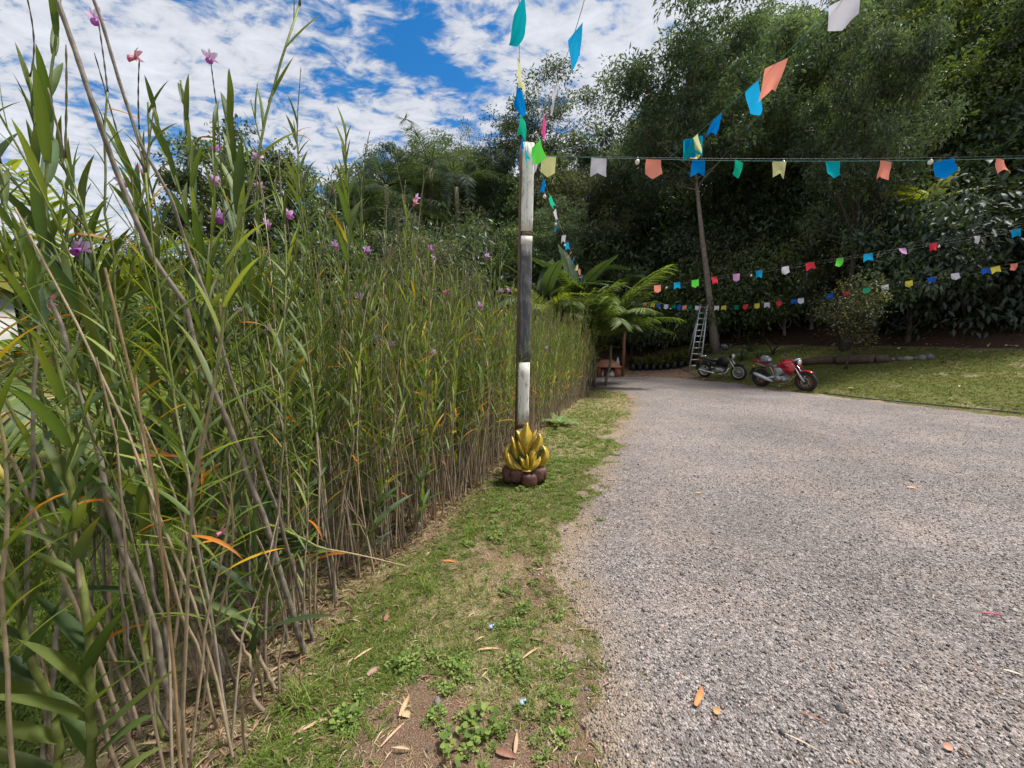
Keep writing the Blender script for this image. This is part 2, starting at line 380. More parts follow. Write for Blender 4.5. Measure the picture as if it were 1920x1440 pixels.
def ground_mat():
    m, N, L = new_mat('ground_soil_and_turf')
    out = N.new('ShaderNodeOutputMaterial'); b = N.new('ShaderNodeBsdfPrincipled'); L.new(b.outputs[0], out.inputs[0])
    b.inputs['Roughness'].default_value = 0.95; b.inputs['Specular IOR Level'].default_value = 0.1
    geo = N.new('ShaderNodeNewGeometry'); at = N.new('ShaderNodeAttribute'); at.attribute_name = 'col'
    sp = N.new('ShaderNodeSeparateColor'); L.new(at.outputs['Color'], sp.inputs[0])
    def noise(s, d, r=0.6):
        n = N.new('ShaderNodeTexNoise'); n.inputs['Scale'].default_value = s; n.inputs['Detail'].default_value = d; n.inputs['Roughness'].default_value = r
        L.new(geo.outputs['Position'], n.inputs['Vector']); return n.outputs['Fac']
    def ramp(f, stops):
        r = N.new('ShaderNodeValToRGB'); L.new(f, r.inputs[0]); e = r.color_ramp.elements
        while len(e) < len(stops): e.new(0.5)
        for q, (p, c) in zip(e, stops): q.position = p; q.color = (*c, 1)
        return r.outputs[0]
    def mix(f, a, c):
        x = N.new('ShaderNodeMix'); x.data_type = 'RGBA'; L.new(f, x.inputs['Factor']); L.new(a, x.inputs['A']); L.new(c, x.inputs['B']); return x.outputs['Result']
    fine = noise(170, 6, 0.7); med = noise(22, 6, 0.65)
    soil = ramp(fine, [(0.30, (0.075, 0.042, 0.028)), (0.5, (0.20, 0.125, 0.085)), (0.68, (0.38, 0.29, 0.22))])
    dry = ramp(fine, [(0.30, (0.10, 0.085, 0.04)), (0.5, (0.25, 0.22, 0.115)), (0.7, (0.44, 0.38, 0.23))])
    lawn = ramp(fine, [(0.28, (0.04, 0.055, 0.014)), (0.5, (0.11, 0.13, 0.035)), (0.72, (0.24, 0.24, 0.09))])
    lit = ramp(fine, [(0.30, (0.018, 0.011, 0.008)), (0.52, (0.055, 0.032, 0.022)), (0.7, (0.15, 0.10, 0.07))])
    def rag(ch, lo=0.35, hi=0.65):
        a = N.new('ShaderNodeMath'); a.operation = 'ADD'; L.new(ch, a.inputs[0])
        k = N.new('ShaderNodeMath'); k.operation = 'MULTIPLY_ADD'; L.new(med, k.inputs[0]); k.inputs[1].default_value = 0.9; k.inputs[2].default_value = -0.45
        L.new(k.outputs[0], a.inputs[1])
        r = N.new('ShaderNodeMapRange'); r.inputs['From Min'].default_value = lo; r.inputs['From Max'].default_value = hi; L.new(a.outputs[0], r.inputs['Value']); return r.outputs[0]
    c = mix(rag(sp.outputs[0]), soil, lawn); c = mix(rag(sp.outputs[1]), c, dry); c = mix(rag(sp.outputs[2]), c, lit)
    L.new(c, b.inputs['Base Color'])
    bp = N.new('ShaderNodeBump'); bp.inputs['Strength'].default_value = 0.9; bp.inputs['Distance'].default_value = 0.015
    L.new(fine, bp.inputs['Height']); L.new(bp.outputs[0], b.inputs['Normal'])
    return m
def lawn_w(X, Y):
    """0..1 weights: green turf, dry turf, leaf litter"""
    s = bank_s(X, Y); sd = road_sd(X, Y)
    right = np.clip((X - 6.9) / 1.0, 0, 1)
    edge = 4.6 + 0.7 * (fbm(X * 0.5, Y * 0.5, 40) - 0.5)
    lawn_r = right * np.clip((edge - s) / 0.5, 0, 1) * np.clip(s / 0.25 + 0.25, 0, 1) * (s > 0)
    left = (s <= 0) * 1.0
    xv = hedge_x(Y)
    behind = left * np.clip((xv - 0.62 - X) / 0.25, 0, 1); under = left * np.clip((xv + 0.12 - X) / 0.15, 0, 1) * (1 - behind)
    n1 = fbm(X * 1.4, Y * 1.4, 11); n2 = fbm(X * 3.1 + 7, Y * 3.1, 12); n3 = fbm(X * 2.0, Y * 2.0, 21)
    verge = left * (1 - behind)
    soilp = np.exp(-(((X + 0.42) / 0.20) ** 2 + ((Y - 1.3) / 0.22) ** 2)) + 0.3 * np.exp(-(((X - 0.05) / 0.3) ** 2 + ((Y - 1.2) / 0.2) ** 2))
    edge_soil = verge * np.clip(1 - (sd + 0.25 * (n2 - 0.5)) / 0.28, 0, 1); soilp = soilp + 0.10 * edge_soil
    green = lawn_r * (0.85 + 0.5 * (n1 - 0.5)) + behind * 0.95 + verge * np.clip(0.76 + 2.0 * (n1 - 0.5) - 1.8 * soilp, 0, 1)
    dry = lawn_r * np.clip(2.6 * (n3 - 0.48), 0, 0.75) + verge * np.clip(0.55 + 1.6 * (n2 - 0.42) - 2.0 * soilp, 0, 1) * 0.9
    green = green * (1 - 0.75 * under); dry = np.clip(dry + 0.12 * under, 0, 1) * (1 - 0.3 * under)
    litter = np.where(s > 0, 1 - np.clip(lawn_r * 1.3, 0, 1), 0.0)
    litter = np.where((s > 0) & (X < 7.2), np.clip(0.25 + (s - 1.5) * 0.5, 0.2, 1), litter)
    return np.clip(green, 0, 1), np.clip(dry, 0, 1), np.clip(litter, 0, 1)
HEDGE = np.array([(-1.18, -0.6), (-1.1, 0.5), (-1.0, 1.2), (-0.98, 1.6), (-1.0, 2.1), (-0.71, 2.84), (-0.52, 3.42), (-0.16, 4.25), (0.36, 5.95), (1.1, 7.9), (2.0, 10.1)])
def hedge_x(Y): return np.interp(Y, HEDGE[:, 1], HEDGE[:, 0], left=-1.2, right=2.3)
def build_ground():
    xs = ramp_axis(-160, -3.2, 12.5, 220, 0.075); ys = ramp_axis(-60, 0.4, 17.5, 320, 0.075)
    V, F = grid_mesh(xs, ys, hgt)
    g, d, l = lawn_w(V[:, 0], V[:, 1])
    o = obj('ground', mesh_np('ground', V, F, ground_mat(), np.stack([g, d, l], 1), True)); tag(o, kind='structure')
    return o
build_ground()

def gravel_mat():
    m, N, L = new_mat('gravel_bed')
    out = N.new('ShaderNodeOutputMaterial'); b = N.new('ShaderNodeBsdfPrincipled'); L.new(b.outputs[0], out.inputs[0])
    b.inputs['Roughness'].default_value = 0.9; b.inputs['Specular IOR Level'].default_value = 0.2
    geo = N.new('ShaderNodeNewGeometry')
    def noise(s, d, r=0.6):
        n = N.new('ShaderNodeTexNoise'); n.inputs['Scale'].default_value = s; n.inputs['Detail'].default_value = d; n.inputs['Roughness'].default_value = r
        L.new(geo.outputs['Position'], n.inputs['Vector']); return n.outputs['Fac']
    vo = N.new('ShaderNodeTexVoronoi'); vo.inputs['Scale'].default_value = 100; L.new(geo.outputs['Position'], vo.inputs['Vector'])
    bw = N.new('ShaderNodeSeparateColor'); L.new(vo.outputs['Color'], bw.inputs[0])
    r = N.new('ShaderNodeValToRGB'); L.new(bw.outputs[0], r.inputs[0]); e = r.color_ramp.elements
    e[0].position = 0.0; e[0].color = (0.125, 0.11, 0.105, 1); e[1].position = 1; e[1].color = (0.42, 0.375, 0.36, 1)
    q = e.new(0.55); q.color = (0.24, 0.21, 0.20, 1)
    br = N.new('ShaderNodeMapRange'); br.inputs['From Min'].default_value = 0.47; br.inputs['From Max'].default_value = 0.72; br.inputs['To Max'].default_value = 0.32
    L.new(noise(1.1, 5, 0.65), br.inputs['Value'])
    mx = N.new('ShaderNodeMix'); mx.data_type = 'RGBA'; L.new(br.outputs[0], mx.inputs['Factor']); L.new(r.outputs[0], mx.inputs['A']); mx.inputs['B'].default_value = (0.29, 0.22, 0.16, 1)
    ea = N.new('ShaderNodeAttribute'); ea.attribute_name = 'col'; es = N.new('ShaderNodeSeparateColor'); L.new(ea.outputs['Color'], es.inputs[0])
    er = N.new('ShaderNodeMath'); er.operation = 'MULTIPLY_ADD'; er.use_clamp = True; L.new(noise(14, 5, 0.7), er.inputs[0]); er.inputs[1].default_value = 1.6; er.inputs[2].default_value = -0.8
    ef = N.new('ShaderNodeMath'); ef.operation = 'MULTIPLY_ADD'; ef.use_clamp = True; L.new(es.outputs[0], ef.inputs[0]); ef.inputs[1].default_value = 1.3; L.new(er.outputs[0], ef.inputs[2])
    eg = N.new('ShaderNodeMath'); eg.operation = 'MULTIPLY'; L.new(ef.outputs[0], eg.inputs[0]); L.new(es.outputs[0], eg.inputs[1])
    mx0 = mx; mx = N.new('ShaderNodeMix'); mx.data_type = 'RGBA'; L.new(eg.outputs[0], mx.inputs['Factor']); L.new(mx0.outputs['Result'], mx.inputs['A']); mx.inputs['B'].default_value = (0.29, 0.225, 0.165, 1)
    mr = N.new('ShaderNodeMapRange'); mr.inputs['From Min'].default_value = 0.3; mr.inputs['From Max'].default_value = 0.7; mr.inputs['To Min'].default_value = 0.72; mr.inputs['To Max'].default_value = 1.28
    L.new(noise(0.55, 6, 0.7), mr.inputs['Value'])
    f2 = N.new('ShaderNodeMapRange'); f2.inputs['From Min'].default_value = 0.3; f2.inputs['From Max'].default_value = 0.7; f2.inputs['To Min'].default_value = 0.45; f2.inputs['To Max'].default_value = 1.55
    L.new(noise(26, 8, 0.85), f2.inputs['Value'])
    k = N.new('ShaderNodeMath'); k.operation = 'MULTIPLY'; L.new(mr.outputs[0], k.inputs[0]); L.new(f2.outputs[0], k.inputs[1])
    sc = N.new('ShaderNodeVectorMath'); sc.operation = 'SCALE'; L.new(mx.outputs['Result'], sc.inputs[0]); L.new(k.outputs[0], sc.inputs['Scale'])
    L.new(sc.outputs[0], b.inputs['Base Color'])
    bp = N.new('ShaderNodeBump'); bp.inputs['Strength'].default_value = 1.0; bp.inputs['Distance'].default_value = 0.012; bp.invert = True
    L.new(vo.outputs['Distance'], bp.inputs['Height']); L.new(bp.outputs[0], b.inputs['Normal'])
    return m
def road_edge_noise(X, Y): return 0.55 * (fbm(X * 2.0, Y * 2.0, 31) - 0.5) + 0.50 * (fbm(X * 7, Y * 7, 33, 2) - 0.5)
def road_z(X, Y):
    sd_ = road_sd(X, Y) + road_edge_noise(X, Y)
    up = np.clip(-sd_ * 0.12, -0.10, 0.012)
    return hgt(X, Y) + up + 0.012 * (fbm(X * 3, Y * 3, 8) - 0.5) * (sd_ < -0.1)
def build_road():
    xs = ramp_axis(-10, -0.2, 12.0, 14, 0.06); ys = ramp_axis(-4, 0.5, 16.5, 17.5, 0.06)
    V, F = grid_mesh(xs, ys, road_z)
    sdv = road_sd(V[:, 0], V[:, 1]); keep = (sdv[F] < 0.55).any(1); F = F[keep]
    used = np.unique(F); mp = np.full(len(V), -1); mp[used] = np.arange(len(used))
    o = obj('gravel_road', mesh_np('gravel_road', V[used], mp[F], gravel_mat(), np.repeat(np.clip(1 + (sdv[used] + 0.3 * (fbm(V[used][:, 0] * 2, V[used][:, 1] * 2, 61) - 0.5)) / 0.42, 0, 1)[:, None], 3, 1), True)); tag(o, kind='structure')
build_road()
# ------------------------------------------------------------------ trees, shrubs, palms
LEAF_V = np.array([(0, 0, 0), (0.42, 0.5, 0.10), (1, 0, -0.08), (0.42, -0.5, 0.10)], float)
LEAF_F = np.array([(0, 2, 1), (0, 3, 2)])
def leaf_cloud(rng, centers, sig, n, ln, wd, cols, droop=0.35, outward=None, wild=0.7):
    """n leaves in gaussian clumps round the centers"""
    idx = rng.integers(0, len(centers), n)
    off = rng.normal(size=(n, 3)); off *= (rng.random((n, 1)) ** 0.45) / (np.linalg.norm(off, axis=1)[:, None] + 1e-9); off *= np.asarray(sig) * 1.55 * (0.65 + 0.7 * rng.random(len(centers)))[idx][:, None]
    pos = centers[idx] + off
    d = off / (np.linalg.norm(off, axis=1)[:, None] + 1e-6) * 0.8 + rng.normal(size=(n, 3)) * wild
    d[:, 2] -= droop
    nrm = np.array([0, 0, 1.0]) + rng.normal(size=(n, 3)) * 0.55
    M = frame_mats(d, nrm)
    L = ln * (0.65 + 0.7 * rng.random(n)); Wd = wd * (0.7 + 0.6 * rng.random(n))
    sc = np.stack([L, Wd, L], 1)
    cols = np.asarray(cols)
    # a clump shares its tone, leaves vary about it
    tone = rng.random(len(centers))[idx] * 0.75 + rng.random(n) * 0.25
    ci = np.clip((tone * len(cols)).astype(int), 0, len(cols) - 1)
    C = cols[ci] * (0.7 + 0.6 * rng.random((n, 1)))
    return scatter(LEAF_V, LEAF_F, pos, M, sc, C)
def wiggle(rng, a, b, n, amp):
    t = np.linspace(0, 1, n)[:, None]; P = a + (b - a) * t
    w = np.cumsum(rng.normal(size=(n, 3)) * amp, axis=0); w -= w[0]; return P + w * np.sin(t * math.pi) ** 0.5 * np.minimum(1, t * 4)
def tree_meshes(name, seed, H, r0, cb, cr, ch, n_limb, n_twig, n_leaf, ln, wd, cols, sig, bark, lean=(0, 0), droop=0.35, bend=0.25, shell=0.45):
    """trunk mesh (with limbs) and crown mesh; crown = ellipsoid of radius cr, half height ch about (lean, cb+ch)"""
    rng = np.random.default_rng(seed); tb = MB()
    top = np.array([lean[0], lean[1], cb + ch * 1.08]); n = 12
    P = wiggle(rng, np.zeros(3), top, n, bend * 0.12)
    t = np.linspace(0, 1, n); R = r0 * (1 - 0.86 * t) * (1 + 0.5 * np.exp(-t * 14))
    tb.tube(P, R, 8, bark)
    tips = []
    cc = np.array([lean[0], lean[1], cb + ch])
    for i in range(n_limb):
        fm = max(0.12, cb * 0.94 / top[2]); f = fm + (0.97 - fm) * (i + rng.random()) / n_limb; k = f * (n - 1); j = int(k); a = P[j] + (P[min(j + 1, n - 1)] - P[j]) * (k - j)
        ph = i * 2.4 + rng.random() * 0.9; g_ = (f - fm) / (0.97 - fm); el = -0.75 + 1.9 * g_ + rng.uniform(-0.45, 0.45)
        rr = shell + (1 - shell) * rng.random() ** 0.5
        tgt = cc + rr * np.array([cr * math.cos(ph) * math.cos(el), cr * math.sin(ph) * math.cos(el), ch * math.sin(el)])
        Q = wiggle(rng, a, tgt, 7, bend * 0.3); rb = r0 * (1 - 0.86 * f) * 0.5
        tb.tube(Q, np.linspace(rb, 0.012, 7), 5, bark)
        tips.append(tgt)
        for q in range(n_twig):
            b0 = Q[rng.integers(3, 7)]; v = rng.normal(size=3); v[2] = abs(v[2]) * 0.6 - 0.1
            e = b0 + norm(v) * rng.uniform(0.35, 0.8) * min(cr, 2.2) * 0.55
            tb.tube(wiggle(rng, b0, e, 4, 0.05), np.linspace(rb * 0.35 + 0.006, 0.006, 4), 4, bark, cap=False); tips.append(e)
    tips = np.array(tips)
    V, F, C = leaf_cloud(rng, tips, sig, n_leaf, ln, wd, cols, droop)
    return tb.mesh(name + '_trunk', M_BARK, True), mesh_np(name + '_crown', V, F, M_LEAF, C)
DARK = [(0.046, 0.074, 0.046), (0.068, 0.10, 0.060), (0.10, 0.135, 0.080), (0.135, 0.17, 0.10)]
MIDG = [(0.058, 0.09, 0.035), (0.09, 0.13, 0.045), (0.125, 0.165, 0.055), (0.155, 0.19, 0.065)]
LIME = [(0.06, 0.085, 0.022), (0.10, 0.13, 0.028), (0.15, 0.18, 0.036), (0.21, 0.235, 0.045)]
OLIVE = [(0.05, 0.06, 0.03), (0.085, 0.095, 0.045), (0.12, 0.13, 0.06), (0.16, 0.165, 0.075)]
GREY = [(0.05, 0.062, 0.045), (0.075, 0.09, 0.06), (0.105, 0.12, 0.08), (0.13, 0.145, 0.10)]
BK_G, BK_B, BK_D = (0.20, 0.18, 0.155), (0.13, 0.09, 0.065), (0.055, 0.042, 0.034)
ARCH = {
    'dark':  tree_meshes('dark', 11, 13, 0.24, 4.5, 4.0, 4.0, 38, 5, 22000, 0.22, 0.08, DARK, (0.42, 0.42, 0.27), BK_B),
    'dark2': tree_meshes('dark2', 12, 13, 0.22, 4.0, 3.6, 4.6, 40, 5, 22000, 0.22, 0.08, DARK[1:] + MIDG[1:2], (0.42, 0.42, 0.28), BK_D),
    'mid':   tree_meshes('mid', 13, 12, 0.20, 4.0, 3.4, 3.8, 34, 5, 13000, 0.27, 0.12, MIDG, (0.40, 0.40, 0.26), BK_G),
    'lime':  tree_meshes('lime', 14, 11, 0.17, 3.5, 3.6, 3.0, 32, 5, 15000, 0.17, 0.085, LIME, (0.42, 0.42, 0.20), BK_D, bend=0.4),
    'lime2': tree_meshes('lime2', 15, 9, 0.14, 2.6, 3.0, 2.8, 30, 5, 13000, 0.16, 0.075, MIDG[1:] + LIME[1:], (0.40, 0.40, 0.22), BK_D, bend=0.4),
    'open':  tree_meshes('open', 16, 15, 0.20, 6.6, 3.4, 4.0, 24, 6, 17000, 0.17, 0.065, GREY + MIDG[1:3], (0.42, 0.42, 0.26), BK_G, lean=(-0.8, 0), bend=0.45, shell=0.6),
    'olive': tree_meshes('olive', 17, 9, 0.17, 2.2, 3.0, 3.3, 34, 5, 15000, 0.13, 0.055, OLIVE, (0.36, 0.36, 0.27), BK_G),
    'round': tree_meshes('round', 18, 11, 0.25, 3.6, 4.2, 3.5, 46, 6, 27000, 0.23, 0.115, GREY[:3] + MIDG[1:], (0.48, 0.48, 0.24), BK_B, droop=0.1, shell=0.7),
    'bush':  tree_meshes('bush', 19, 3, 0.06, 0.25, 1.35, 1.25, 24, 4, 7500, 0.15, 0.065, DARK[1:] + MIDG[:2], (0.26, 0.26, 0.20), BK_D, shell=0.3),
    'bush2': tree_meshes('bush2', 20, 3, 0.06, 0.2, 1.5, 1.1, 24, 4, 7000, 0.13, 0.05, MIDG, (0.28, 0.28, 0.20), BK_D, shell=0.3),
    'bush3': tree_meshes('bush3', 21, 3, 0.05, 0.2, 1.3, 1.3, 26, 5, 8000, 0.11, 0.035, OLIVE, (0.25, 0.25, 0.22), BK_G, shell=0.3),
}
def plant_tree(kind, loc, sc, rz, name, label, cat='tree', group=None, sz=None):
    o = empty(name, loc, rz); s = sc if np.ndim(sc) == 0 else None
    o.scale = (sc, sc, sz or sc)
    t, c = ARCH[kind]; tr = obj('trunk', t, o); cr = obj('crown', c, o); cr['kind'] = 'stuff'
    tag(o, label, cat, group); return o
rr = random.Random(5)
# hand placed trees: kind, u of trunk, depth, scale, scale z, rotation, label
def mark(u): return 'clay hut' if u < 1180 else 'nursery bags' if u < 1300 else 'ladder' if u < 1360 else 'black motorcycle' if u < 1400 else 'red motorcycle' if u < 1520 else 'sapling' if u < 1610 else 'ringed palm' if u < 1690 else 'big-leaved shrub' if u < 1900 else 'end of the lawn'
def tr(kind, u, y, sc, sz, label, cat='tree', name=None, group=None, x=None):
    xx = pt(u, 640, y)[0] if x is None else x
    return plant_tree(kind, (xx, y, gz(xx, y) - 0.05), sc, rr.uniform(0, 6.28), name or 'forest_tree', label, cat, group, sz)
GF = 'forest trees on the hillside'
# the leaning tree beside the ladder
ARCH['lean'] = tree_meshes('lean', 31, 13, 0.19, 8.4, 4.1, 3.7, 42, 5, 26000, 0.22, 0.075, DARK, (0.42, 0.42, 0.28), (0.20, 0.16, 0.13), lean=(-2.4, -0.6), bend=0.10)
lt = pt(1343, 652, 17.2)
o = plant_tree('lean', (lt[0], lt[1], gz(lt[0], lt[1]) - 0.1), 0.86, 0.0, 'leaning_tree', 'tall dark tree with leaning mottled trunk behind the ladder'); LEAN_TREE = o
tr('open', 1012, 26, 1.2, 1.02, 'tall thin tree with open airy crown against the clouds', name='airy_tree')
tr('mid', 1010, 24, 0.80, 0.86, 'grey-green tree under the airy tree just beyond the striped post')
tr('olive', 1075, 22, 0.95, 1.15, 'pale olive tree standing below the airy tree')
tr('olive', 905, 27, 0.85, 1.35, 'thin greyish tree between feathery palms and striped post')
tr('dark', 1180, 23, 0.9, 0.95, 'dark tree at the edge of the hillside next to the airy tree')
tr('dark2', 1440, 19.5, 1.0, 1.05, 'dark tree rising behind the leaning tree crown')
tr('dark2', 1395, 24, 1.0, 1.15, 'dark tree on the slope with crown against the bright cloud')
tr('lime', 1560, 18.5, 0.95, 1.0, 'yellow-green tree with forked dark branches above the flags')
tr('dark2', 1585, 13.8, 0.55, 0.86, 'dark small-crowned tree whose leaves hide the ringed palm top')
tr('lime2', 1490, 22, 1.0, 1.2, 'yellow-green tree high on the slope behind the forked tree')
tr('lime', 1760, 19, 1.05, 1.15, 'broad yellow-green tree above the striped-leaf banana clump')
tr('lime2', 1850, 16.5, 0.9, 1.0, 'low yellow-green tree above the big-leaved shrub')
k = 0
for (u, y, kind, sc, sz) in [(1250, 26, 'dark2', .9, .95), (1330, 30, 'mid', 1, 1.15), (1480, 28, 'mid', 1.05, 1.2), (1560, 26, 'dark', 1.0, 1.15), (1640, 22, 'dark2', .9, 1.05),
                             (1680, 27, 'mid', 1.05, 1.2), (1740, 24, 'dark', .95, 1.15), (1830, 22, 'mid', 1, 1.1), (1900, 25, 'dark2', 1.05, 1.2), (1920, 19, 'dark', .9, 1.05),
                             (1620, 33, 'dark', 1.1, 1.2), (1780, 31, 'dark2', 1.1, 1.2), (1960, 21, 'mid', 1.0, 1.1), (2040, 18, 'dark2', 1.0, 1.15), (2060, 24, 'dark', 1.1, 1.2), (1890, 33, 'mid', 1.1, 1.2),
                             (1130, 30, 'mid', .8, .8), (1060, 34, 'dark2', .8, .75), (1000, 32, 'dark', .75, .68), (950, 36, 'mid', .8, .72), (1960, 15.5, 'dark2', .8, .9)]:
    tr(kind, u, y, sc, sz, {'dark': 'dense dark broadleaf tree in the hillside forest', 'dark2': 'dense blackish-green tree in the hillside forest', 'mid': 'mid green broadleaf tree in the hillside forest'}[kind] + (', high' if y > 23 else ',') + ' above the ' + mark(u), group=GF)
for (u, y, kind, sc, sz) in [(700, 30, 'mid', .85, .95), (765, 29, 'dark', .75, .95), (830, 30, 'dark2', .8, .98), (880, 28, 'mid', .7, .92), (935, 26, 'dark2', .62, .85), (970, 23, 'mid', .6, .75), (640, 32, 'dark', .7, .85), (905, 20, 'olive', .75, .85), (960, 18.5, 'mid', .5, .55), (1040, 19.5, 'dark2', .55, .6)]:
    tr(kind, u, y, sc, sz, {'dark': 'dark tree', 'dark2': 'blackish-green tree', 'mid': 'mid green tree', 'olive': 'olive tree'}[kind] + ' in the wood beyond the hedge, ' + ('behind the feathery palms' if u < 850 else 'just before the striped post' if u < 975 else 'just past the striped post'), group='wood beyond the hedge')
# low trees and shrubs that close the foot of the forest
GS = 'understorey shrubs at the forest foot'
for (u, y, kind, sc) in [(1185, 19.8, 'bush', 1.3), (1230, 19.5, 'bush2', 1.2), (1275, 19.4, 'bush2', 1.5), (1180, 22, 'bush2', 1.8), (1240, 22.5, 'bush', 2.0), (1310, 20.5, 'bush', 1.6), (1345, 18.9, 'bush3', 1.6), (1385, 18.2, 'bush2', 1.35),
                         (1400, 19.8, 'bush', 1.8), (1430, 17.6, 'bush2', 1.4), (1470, 17.0, 'bush3', 1.2), (1500, 18.4, 'bush', 1.7), (1520, 16.6, 'bush3', 1.4), (1560, 17.6, 'bush', 1.6), (1580, 16.6, 'bush2', 1.3),
                         (1610, 17.6, 'bush', 1.7), (1660, 15.9, 'bush', 1.25), (1690, 16.0, 'bush2', 1.6), (1740, 15.4, 'bush', 1.5), (1800, 15.6, 'bush2', 1.7), (1850, 14.8, 'bush', 1.6), (1930, 14.8, 'bush', 1.6), (1990, 13.6, 'bush', 1.6),
                         (1290, 23, 'bush2', 2.2), (1360, 22.5, 'bush', 2.4), (1430, 21.5, 'bush2', 2.2), (1500, 21, 'bush', 2.4), (1570, 20.5, 'bush2', 2.3), (1650, 19.5, 'bush', 2.4), (1720, 18.6, 'bush2', 2.3), (1800, 18, 'bush', 2.4), (1880, 17.4, 'bush2', 2.3), (1960, 16.8, 'bush', 2.4),
                         (1130, 21.5, 'bush', 1.8), (1080, 22, 'bush2', 2.0), (1030, 21, 'bush', 1.7), (980, 20.5, 'bush2', 1.7), (930, 21.5, 'bush', 1.9), (1150, 25, 'bush', 2.6), (1070, 26, 'bush', 2.7), (980, 25, 'bush2', 2.5)]:
    tr(kind, u, y, sc, sc * 1.1, {'bush': 'dense dark green understorey shrub at the forest foot', 'bush2': 'mid green understorey shrub at the forest foot', 'bush3': 'thin olive understorey shrub at the forest foot'}[kind] + (' far' if y > 20 else '') + ' behind the ' + mark(u), 'shrub', 'forest_shrub', GS)
# trees and shrubs beyond the hedge, on the side away from the road
tr('round', 490, 23, 0.95, 1.1, 'big round-crowned tree rising beyond the orchid hedge', name='round_tree')
tr('round', 640, 34, 0.75, 0.78, 'small far round-crowned tree beyond the hedge beside feathery palms', name='round_tree')
tr('olive', 275, 22, 0.9, 0.85, 'small drooping tree beyond the hedge beside the round-crowned tree', name='garden_tree')
tr('olive', 790, 12.5, 0.62, 0.62, 'golden-green feathery bush standing behind the hedge', 'shrub', 'garden_shrub')
tr('bush3', 840, 13.5, 1.25, 1.6, 'tall olive bush behind the hedge beside the striped post', 'shrub', 'garden_shrub')
for (u, y, kind, sc) in [(560, 14, 'bush2', 1.6), (640, 15, 'bush', 1.7), (710, 14, 'bush2', 1.6), (480, 17, 'bush', 1.8), (400, 14, 'bush2', 1.5), (330, 18, 'bush', 1.7), (230, 14, 'bush2', 1.5), (860, 18, 'bush', 1.9), (770, 20, 'bush', 2.2), (680, 22, 'bush2', 2.4), (590, 24, 'bush', 2.6), (900, 22, 'bush', 2.2), (150, 19, 'bush2', 1.7), (60, 16, 'bush', 1.6), (300, 24, 'mid', 0.42), (180, 26, 'mid', 0.42), (60, 27, 'dark', 0.45), (-100, 24, 'dark', 0.5), (-200, 17, 'bush', 1.8), (420, 30, 'mid', 0.5), (540, 28, 'mid', 0.5), (730, 30, 'dark', 0.55), (820, 30, 'mid', 0.6)]:
    tr(kind, u, y, sc, sc * 1.05, {'bush': 'dark green garden shrub seen through the orchid hedge', 'bush2': 'mid green garden shrub seen through the orchid hedge', 'mid': 'low green tree far beyond the orchid hedge', 'dark': 'low dark tree far beyond the orchid hedge'}[kind] + (' near the white house' if u < 250 else ' below the round-crowned tree' if u < 610 else ' below the feathery palms'), 'shrub' if kind[0] == 'b' else 'tree', 'garden_shrub' if kind[0] == 'b' else 'garden_tree', 'planting beyond the hedge')
# thin bare trunks in the dark of the forest
def bare_trunk(u, v0, v1, y, r, label, colr):
    b = pt(u, v1, y); t = pt(u - 4, v0, y); g_ = gz(b[0], y); b[2] = min(b[2], g_) - 0.2
    m = MB(); rng = np.random.default_rng(int(u)); P = wiggle(rng, np.zeros(3), t - b, 9, 0.02); m.tube(P, np.linspace(r, r * 0.7, 9), 7, colr)
    o = m.build('slender_tree', M_BARK, None, True); o.location = b; tag(o, label, 'tree trunk'); return o
bare_trunk(1556, 350, 470, 18, 0.06, 'thin pale trunk in the dark gap of the forest', (0.22, 0.2, 0.17))
bare_trunk(1592, 300, 460, 19, 0.05, 'thin grey trunk beside the pale one in the dark forest gap', (0.13, 0.12, 0.1))
bare_trunk(1893, 105, 165, 17.5, 0.05, 'short white trunk high among the leaves near the picture edge', (0.4, 0.38, 0.33))
bare_trunk(1719, 150, 300, 16.5, 0.07, 'dark trunk holding up the yellow-green crown', (0.05, 0.04, 0.03))

# palm with ringed reddish trunk
def ringed_palm():
    b = pt(1638, 640, 14.2); b[2] = gz(b[0], b[1]) - 0.1; o = empty('ringed_palm', b)
    m = MB(); n = 64; t = np.linspace(0, 1, n); H = pt(1615, 270, 14.2)[2] - b[2]
    P = np.stack([-0.5 * t ** 1.5 * 1.0, 0 * t, H * t], 1); rng = np.random.default_rng(3)
    R = 0.15 * (1 - 0.25 * t) + 0.010 * (np.arange(n) % 3 == 0) + rng.normal(size=n) * 0.004
    cols = np.array([(0.13, 0.06, 0.045) if q < 0.60 else ((0.20, 0.18, 0.16) if q < 0.80 else (0.07, 0.05, 0.04)) for q in rng.random(n)])
    m.tube(P, R, 12, cols); m.build('trunk', M_BARK, o, True)
    tag(o, 'palm trunk with reddish bark and pale rings between sapling and big shrub', 'palm'); return o, b + np.array([-0.5, 0, H])
RP, RP_TOP = ringed_palm()

